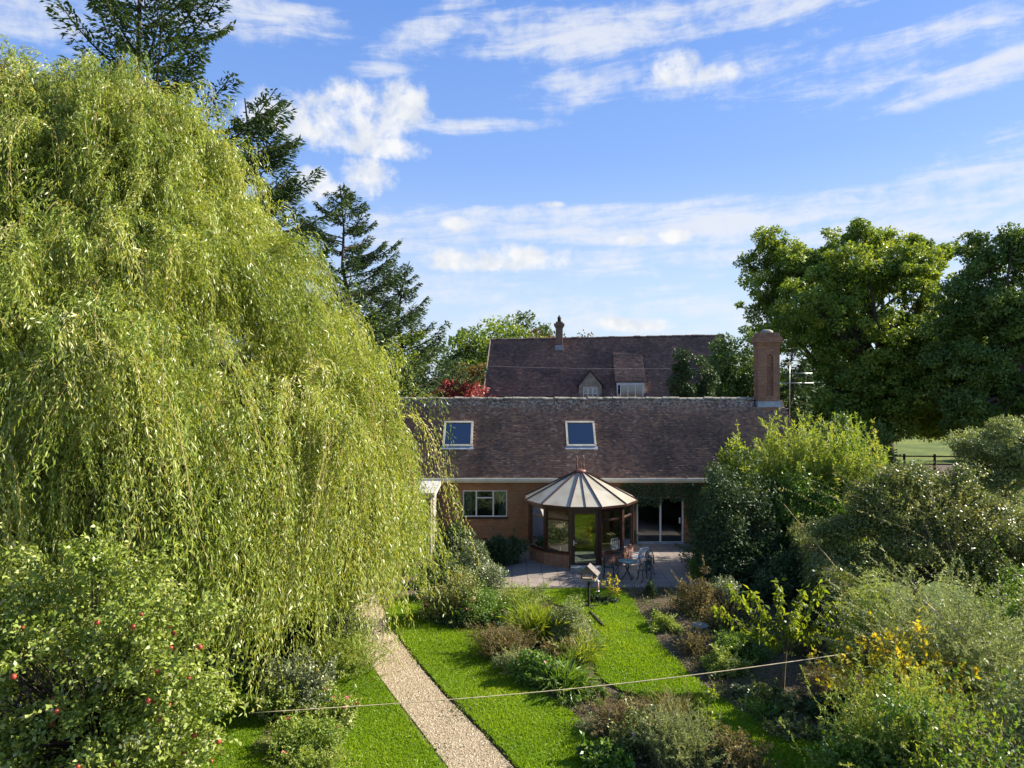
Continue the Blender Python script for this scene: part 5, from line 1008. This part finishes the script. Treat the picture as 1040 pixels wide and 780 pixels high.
# right bed
RB = [('b', 'fennel_remains', 'browned shrub with pale seed heads at the corner of the patio', 'plant', 712, 622, (.85, .7, 1.25, 2600, .05, .028, 'brown', None, 44, 44)),
 ('b', 'hydrangea', 'fading hydrangea with cream leaves beside the dry plant near the patio', 'shrub', 735, 618, (.65, .6, 1.15, 2200, .065, .04, 'pale', None, 36, 30)),
 ('b', 'box_plant', 'small green yellow clump on the edge of the right lawn', 'plant', 672, 640, (.55, .45, .5, 1500, .06, .03, 'fern', None, 26, 10)),
 ('b', 'dead_perennial', 'brown withered perennial behind the stone birdbath', 'plant', 738, 640, (.9, .6, .8, 2000, .06, .025, 'brown', None, 34, 22)),
 ('b', 'euphorbia', 'dull green clump right of the stone birdbath', 'plant', 752, 668, (.75, .55, .8, 2300, .07, .028, 'green', None, 40, 20)),
 ('b', 'astilbe', 'dark green ferny clump left of the cherry sapling trunk', 'plant', 736, 682, (.7, .5, .55, 1900, .07, .03, 'apple_leaf', None, 34, 14)),
 ('b', 'strawberry_plant', 'low green leafed plant at the foot of the cherry sapling', 'plant', 780, 716, (.6, .45, .45, 1500, .07, .045, 'olive', None, 28, 10)),
 ('s', 'sedge_tuft', 'thin brownish tuft in the soil between sapling and wall shrubs', 'plant', 838, 698, (70, .6, .5, 8, .22, .012, 'brown', None, 'stem', .8, .003, .18)),
 ('b', 'lupin', 'dark leafy clump on the soil under the washing line end', 'plant', 846, 724, (.75, .55, .55, 2200, .08, .035, 'dark', None, 34, 12)),
 ('b', 'ground_elder', 'low dark spreading plant beside the shaded end of the right lawn', 'plant', 812, 748, (.75, .45, .35, 1800, .07, .035, 'olive', None, 30, 8)),
 ('s', 'golden_rod', 'thin dry stalks standing in the soil right of the lawn bend', 'plant', 706, 664, (60, .8, .4, 20, .06, .02, 'brown', None, 'stem', .4, .004, .2)),
 ('b', 'primrose_clump', 'small pale leaved clump on bare soil left of the sapling foot', 'plant', 752, 706, (.35, .3, .25, 700, .06, .03, 'pale', None, 16, 4)),
 ('b', 'pulmonaria', 'shaded low clump against the dark evergreen by the patio', 'plant', 742, 606, (.9, .45, .6, 1900, .08, .04, 'dark', None, 30, 10)),
 ('b', 'fern_clump', 'shaded green clump at the right side of the patio', 'plant', 716, 588, (.7, .5, .8, 2000, .08, .03, 'green', None, 30, 16)),
 ('b', 'aucuba', 'dark shrub in the deep shade between evergreen and garden wall', 'shrub', 800, 612, (1.3, .9, 1.9, 4200, .10, .04, 'dark', None, 50, 16)),
 ('s', 'rush_clump', 'brown dead stalks in front of the shaded garden wall', 'plant', 812, 664, (80, .9, .6, 16, .07, .02, 'brown', None, 'stem', .5, .004, .25)),
 ('b', 'comfrey', 'dull leafy clump between sapling and yellow leaved shrub', 'plant', 862, 676, (.7, .5, .9, 2000, .08, .035, 'apple_leaf', None, 34, 16)),
 ('s', 'montbretia', 'green blades beside the shaded lawn edge right of the lower bed', 'plant', 776, 728, (50, .45, .35, 8, .2, .015, 'green', None, 'stem_green', .9, .003, .15))]
for k_, nm, lb, ct, px, py, a_ in RB: bed(k_, nm, lb, ct, px, py, *a_)
bed('s', 'lily_plant', 'slender plant with yellow leaves standing right of the bird table', 'plant', 620, 610, 9, 1.05, .4, 9, .12, .05, 'yellow', None, 'stem_green', .3, .006, .1, lo=.4)
bed('b', 'saxifrage', 'low dark ground plant around the foot of the bird feeder', 'plant', 613, 613, .6, .35, .28, 1300, .05, .03, 'dark', None, 24, 6)
x, y, _ = gnd(661, 606); bush('dwarf_conifer', 'small dark cone shaped conifer at the front edge of the patio', 'conifer', (x, y, 0), .2, .2, .72, 2600, .045, .014, 'conifer', None, 40, 0, .5, zlow=.08, crad=.34)
# leaves fallen on the soil of the beds
r_ = np.random.default_rng(31); n = 26000; P = np.stack([r_.uniform(-1.5, 9.5, n), r_.uniform(12, 27, n), r_.uniform(.008, .03, n)], 1)
ok = np.ones(n, bool)
for nm, pts in LAWNS.items(): ok &= ~inside(smooth_poly(gp(pts), 2), P[:, 0], P[:, 1])
ok &= ~inside(gp(path_l + path_r), P[:, 0], P[:, 1]) & (P[:, 1] < 26.2)
P = P[ok]; n = len(P); tag(leaves('fallen_leaves', P, r_.normal(0, 1, (n, 3)) * [1, 1, .2], nrm(r_.normal(0, .35, (n, 3)) + [0, 0, 1]), r_.uniform(.03, .08, n), r_.uniform(.015, .04, n), M['brown'], None, r_.uniform(0, 1, n)), 'dry brown leaves and litter scattered on the soil of the flower beds', 'leaf litter', kind='stuff')

n = 900; P = np.stack([r_.uniform(-6, 7, n), r_.uniform(12, 26, n), r_.uniform(.10, .13, n)], 1); ok = np.zeros(n, bool)
for nm, pts in LAWNS.items(): ok |= inside(smooth_poly(gp(pts), 2), P[:, 0], P[:, 1])
P = P[ok]; n = len(P); tag(leaves('lawn_leaves', P, r_.normal(0, 1, (n, 3)) * [1, 1, .2], nrm(r_.normal(0, .3, (n, 3)) + [0, 0, 1]), r_.uniform(.03, .07, n), r_.uniform(.02, .04, n), M['brown'], None, r_.uniform(.4, 1, n)), 'a few dry leaves blown over the mown grass', 'leaf litter', kind='stuff')
n = 2600; P = np.stack([r_.uniform(-6, 1, n), r_.uniform(12, 26, n), r_.uniform(.03, .05, n)], 1); ok = inside(gp(path_l + path_r), P[:, 0], P[:, 1]) & (r_.uniform(size=n) < .45)
P = P[ok]; n = len(P); tag(leaves('path_leaves', P, r_.normal(0, 1, (n, 3)) * [1, 1, .2], nrm(r_.normal(0, .3, (n, 3)) + [0, 0, 1]), r_.uniform(.03, .07, n), r_.uniform(.015, .03, n), M['brown'], None, r_.uniform(0, .7, n)), 'brown leaf litter lying on the gravel path', 'leaf litter', kind='stuff')
# low growth and weeds between the plants
M['weeds'] = leafmat('weed_leaf', [(.10, .075, .04), (.12, .105, .04), (.09, .13, .03), (.13, .18, .04)], .3, (1.3, 1.2, .5), .55, .3)
K = 1500; c_ = np.stack([r_.uniform(-1.8, 8.6, K), r_.uniform(12, 26.2, K)], 1); ok = np.ones(K, bool)
for nm, pts in LAWNS.items(): ok &= ~inside(smooth_poly(gp(pts), 2), c_[:, 0], c_[:, 1])
ok &= ~inside(gp(path_l + path_r), c_[:, 0], c_[:, 1]) & (np.sin(c_[:, 0] * 1.3 + 1) * np.sin(c_[:, 1] * 1.1) + r_.normal(0, .5, K) > -.25); c_ = c_[ok]; K = len(c_); per = 46; hh = r_.uniform(.06, .32, K); ww_ = r_.uniform(.10, .26, K); i_ = np.repeat(np.arange(K), per); n = K * per
P = np.stack([c_[i_, 0] + r_.normal(0, 1, n) * ww_[i_], c_[i_, 1] + r_.normal(0, 1, n) * ww_[i_], .01 + np.abs(r_.normal(0, .5, n)) * hh[i_]], 1)
tag(leaves('ground_cover', P, nrm(r_.normal(0, .6, (n, 3)) + [0, 0, .35]), nrm(r_.normal(0, .5, (n, 3)) + [0, 0, 1]), r_.uniform(.04, .10, n), r_.uniform(.015, .04, n), M['weeds'], None, np.clip(r_.uniform(.1, .9, K)[i_] + r_.normal(0, .15, n), 0, 1)), 'low weeds and ground cover between the bed plants', 'ground cover', kind='stuff')
# ivy over the garden wall
r_ = rng(); ga, gb = np.array([8.75, 18.4, 0]), np.array([11.75, 30.6, 0]); gd = nrm(gb - ga); gn = np.array([-gd[1], gd[0], 0]); t = thing('wall_ivy', 'dark ivy trailing over the top of the old garden wall', 'climber', tuple(ga * .5 + gb * .5)); n = 15000
u = r_.uniform(-.2, 12.2, n); side = r_.normal(.05, .17, n); z = 2.22 + r_.normal(0, .09, n) + .22 * np.sin(u * 2.1) * np.sin(u * .7 + 1); dr = r_.uniform(size=n) < .55; z = np.where(dr, 2.2 - np.abs(r_.normal(0, .55, n)) * (1 + .7 * np.sin(u * 1.7)), z); side = np.where(dr, .18 + np.abs(r_.normal(.05, .06, n)), side)
ok = z > .1; P = ga + gd * u[:, None] + gn * side[:, None]; P[:, 2] = z; P = P[ok] - np.array(t.location); P[:, 2] += t.location.z; n = len(P)
leaves('foliage', P, nrm(r_.normal(0, .5, (n, 3)) + gn * .3 + [0, 0, -.4]), nrm(r_.normal(0, .45, (n, 3)) + gn * .7 + [0, 0, .7]), r_.uniform(.06, .12, n), r_.uniform(.04, .075, n), M['olive'], t, np.clip(r_.normal(.4, .2, n), 0, 1))
for k in range(6):
    q = ga + gd * (1 + 2 * k) + gn * .17 - np.array(t.location); q[2] = 0; mb = MB(); mb.tube([q + gn * .0, q + gd * .2 + np.array([0, 0, .8]), q + gd * .1 + np.array([0, 0, 1.5]), q + gd * .4 + gn * .03 + np.array([0, 0, 2.2])], [.025, .02, .015, .008], 5, False); mb.build('stem', M['stem'], t)
# ---- climber over the patio door
r_ = rng(); t = thing('climber', 'dark green climber hanging on the wall round the patio door', 'climber', (7.0, YW - .05, 0)); n = 11000
u = r_.uniform(-1.9, 2.9, n); z = r_.uniform(.1, 3.05, n); hang = 2.02 + .16 * np.sin(u * 3.1) + .1 * np.sin(u * 8)
ok = (z > hang) | (u < -1.25 + .12 * np.sin(z * 4)) | (u > 1.25 + .15 * np.sin(z * 3)); ok &= z < 3.0 - .1 * np.abs(np.sin(u * 2.3)); u, z = u[ok], z[ok]; n = len(u)
P = np.stack([u, -np.abs(r_.normal(.1, .11, n)) - .04, z], 1); D = nrm(r_.normal(0, .5, (n, 3)) + [0, -.2, -.6]); leaves('foliage', P, D, nrm(r_.normal(0, .4, (n, 3)) + [0, -1, .5]), r_.uniform(.07, .13, n), r_.uniform(.04, .07, n), M['dark'], t, np.clip(r_.normal(.45, .22, n), 0, 1))
for i in range(9): mb = MB(); x0 = -1.75 + .06 * i if i < 5 else 1.5 + .25 * (i - 5); mb.tube([(x0, -.03, 0), (x0 + .05 * math.sin(i), -.035, 1), (x0 + .1 * math.sin(i * 2), -.035, 2), (x0 + .25 * math.sin(i * 1.3), -.035, 2.8)], [.02, .016, .012, .006], 5, False); mb.build('stem', M['stem'], t)

# ------------------------------------------------------------------ garden furniture and small things
def bird_table():
    x, y, _ = gnd(598, 618); t = thing('bird_table', 'weathered wooden bird table with a pitched roof standing on the lawn', 'bird table', (x, y, .05), R(-18))
    m_ = MB(); m_.box(-.035, -.035, 0, .035, .035, .93); m_.build('pole', M['darkwood'], t)
    for k in range(4): a_ = PI / 2 * k + .6; m_ = MB(); m_.bar((.04 * math.cos(a_), .04 * math.sin(a_), .03), (.36 * math.cos(a_), .36 * math.sin(a_), .03), .05, .05); m_.build('foot', M['darkwood'], t)
    m_ = MB(); m_.box(-.24, -.2, .932, .24, .2, .955); m_.box(-.25, -.215, .932, .25, -.201, .985); m_.box(-.25, .201, .932, .25, .215, .985); m_.box(-.255, -.2, .932, -.241, .2, .985); m_.box(.241, -.2, .932, .255, .2, .985); m_.build('tray', M['wood'], t)
    for sx_ in (-1, 1):
        for sy in (-1, 1): MB().box(sx_ * .2 - .015, sy * .16 - .015, .957, sx_ * .2 + .015, sy * .16 + .015, 1.16).build('upright', M['darkwood'], t)
    m_ = MB()
    for s_ in (-1, 1): m_.add([(0, -.24, 1.42), (s_ * .34, -.24, 1.12), (s_ * .34, .24, 1.12), (0, .24, 1.42), (0, -.24, 1.44), (s_ * .35, -.24, 1.135), (s_ * .35, .24, 1.135), (0, .24, 1.44)], [(0, 1, 2, 3), (4, 5, 6, 7), (0, 1, 5, 4), (1, 2, 6, 5), (2, 3, 7, 6)])
    for yy in (-.2, .2): m_.add([(-.29, yy, 1.16), (.29, yy, 1.16), (0, yy, 1.41)], [(0, 1, 2)])
    m_.build('roof', plain('grey_board', (.17, .14, .12), .85, 0, .3, 9, .3), t)
    for s_ in (-1, 1): m_ = MB(); m_.bar((s_ * .03, 0, .72), (s_ * .2, 0, .93), .03, .03); m_.build('brace', M['wood'], t)
    f_ = thing('bird_feeder', 'pink brown peanut feeder hanging from the bird table', 'bird feeder', (x + .30, y - .05, .62)); m_ = MB(); m_.lathe([(.04, 0), (.04, .30)], 12); m_.build('nut_tube', M['seed'], f_)
    m_ = MB(); m_.lathe([(.052, .302), (.05, .33), (.02, .36)], 12); m_.tube([(0, 0, .36), (0, 0, .56)], .006, 5); m_.build('lid', M['plastic'], f_); m_ = MB(); m_.lathe([(.055, -.03), (.055, -.002)], 12); m_.build('base', M['plastic'], f_)
    m_ = MB(); m_.bar(gnd(599, 621, .09), gnd(613, 636, .09), .05, .09); tag(m_.build('plank', M['darkwood']), 'narrow dark plank lying on the lawn edge below the bird table', 'plank')
bird_table()
x, y, _ = gnd(711, 653); t = thing('bird_bath', 'small grey stone birdbath on a pedestal in the right bed', 'birdbath', (x, y, 0)); m_ = MB(); m_.lathe([(.17, 0), (.17, .05), (.11, .09), (.075, .18), (.07, .34), (.10, .44)], 14); m_.build('pedestal', M['concrete'], t)
m_ = MB(); m_.lathe([(.10, .441), (.24, .49), (.25, .53), (.22, .53), (.08, .48)], 18); m_.build('bowl', plain('shade_toned_stone', (.17, .16, .13), .95, 0, .4, 8, .5), t)  # bowl stone darkened in its colour to offset the sky light on it
def cast_chair(x, y, rz, label):
    t = thing('garden_chair', label, 'chair', (x, y, .05), rz, 'cast metal chairs round the patio table'); c = MB()
    c.lathe([(.21, .42), (.23, .43), (.22, .45), (.05, .445)], 18); c.build('seat', M['dkmetal'], t)
    for sx_, sy in ((-1, -1), (1, -1), (-1, 1), (1, 1)): m_ = MB(); m_.tube([(sx_ * .15, sy * .15, .42), (sx_ * .20, sy * .19, .3), (sx_ * .17, sy * .17, .15), (sx_ * .24, sy * .23, 0)], [.02, .017, .014, .02], 7); m_.build('leg', M['dkmetal'], t)
    b = MB(); arc_ = [(.24 * math.cos(a_), .16 + .05 * math.sin(a_), .45 + .5 * math.sin(a_) ** .8) for a_ in np.linspace(0, PI, 15)]; b.tube(arc_, .017, 6)
    for i in range(-3, 4): xx = i * .062; zt = .45 + .5 * max(0.05, math.sqrt(max(0, 1 - (xx / .24) ** 2))) ** .8; b.tube([(xx, .18, .44), (xx + .03 * math.sin(i * 2), .20, .6), (xx - .02, .205, .75), (xx * .8, .205, zt - .02)], .010, 5)
    b.tube([(-.21, .195, .62), (0, .21, .68), (.21, .195, .62)], .012, 5); b.tube([(-.20, .2, .78), (0, .21, .74), (.20, .2, .78)], .012, 5); b.build('backrest', M['dkmetal'], t)
    for s_ in (-1, 1): m_ = MB(); m_.tube([(s_ * .235, .18, .66), (s_ * .28, .05, .68), (s_ * .27, -.12, .64), (s_ * .2, -.13, .45)], .014, 6); m_.build('arm', M['dkmetal'], t)
tx, ty = 4.47, 27.5; t = thing('garden_table', 'small round green cast metal table on the patio', 'table', (tx, ty, .05)); m_ = MB(); m_.lathe([(.36, .68), (.38, .69), (.38, .705), (.36, .715), (.02, .715)], 28); m_.build('tabletop', M['tabletop'], t)
for k in range(4):
    a_ = PI / 2 * k + .5; ca, sa = math.cos(a_), math.sin(a_); m_ = MB(); m_.tube([(ca * .05, sa * .05, .68), (ca * .08, sa * .08, .5), (ca * .03, sa * .03, .32), (ca * .14, sa * .14, .14), (ca * .28, sa * .28, 0)], [.018, .02, .02, .018, .022], 7); m_.build('leg', M['dkmetal'], t)
m_ = MB(); m_.tube([(.11 * math.cos(a_), .11 * math.sin(a_), .24) for a_ in np.linspace(0, 2 * PI, 17)], .01, 5); m_.build('stretcher', M['dkmetal'], t)
cast_chair(4.47 - .68, 27.75, R(80), 'green cast metal chair on the conservatory side of the round table')
cast_chair(4.47 + .62, 27.25, R(-75), 'green cast metal chair nearest the lawn, right of the round table')
cast_chair(4.47 + .85, 28.1, R(-55), 'green cast metal chair tucked in front of the white plastic chair')
cast_chair(4.47 - .05, 28.45, R(2), 'green cast metal chair behind the round table')
t = thing('plastic_chair', 'white plastic armchair standing behind the green chairs', 'chair', (5.25, 29.3, .05), R(-150)); m_ = MB(); m_.box(-.24, -.24, .40, .24, .24, .435); m_.build('seat', M['plastic'], t)
for sx_, sy in ((-1, -1), (1, -1), (-1, 1), (1, 1)): MB().bar((sx_ * .21, sy * .21, .40), (sx_ * .26, sy * .27, 0), .05, .05).build('leg', M['plastic'], t)
m_ = MB()
for i in range(5): xx = -.19 + i * .095; m_.bar((xx, .235, .436), (xx * 1.05, .34, .80), .05, .02)
m_.tube([(-.25, .25, .436), (-.26, .32, .72), (-.17, .355, .86), (.17, .355, .86), (.26, .32, .72), (.25, .25, .436)], .024, 7); m_.build('backrest', M['plastic'], t)
for s_ in (-1, 1): m_ = MB(); m_.bar((s_ * .27, .3, .63), (s_ * .27, -.22, .63), .05, .03); m_.bar((s_ * .27, -.2, .62), (s_ * .25, -.21, .44), .04, .04, (0, 1, 0)); m_.build('arm', M['plastic'], t)
# washing line
a, b_ = Vector(at(880, 661, 15.0)), Vector(at(255, 724, 12.6)); mb = MB(); mb.tube([a.lerp(b_, i / 24) - Vector((0, 0, .16 * math.sin(PI * i / 24))) for i in range(25)], [.011 - .004 * i / 24 for i in range(25)], 6)
tag(mb.build('washing_line', M['rope']), 'tan rope washing line strung right across the garden above the beds', 'washing line')
m_ = MB(); m_.tube([(a.x + .02, a.y + .02, 0), (a.x + .02, a.y + .02, a.z + .12)], [.05, .045], 8); tag(m_.build('line_post', M['darkwood']), 'dark wooden post holding the right end of the washing line', 'post')
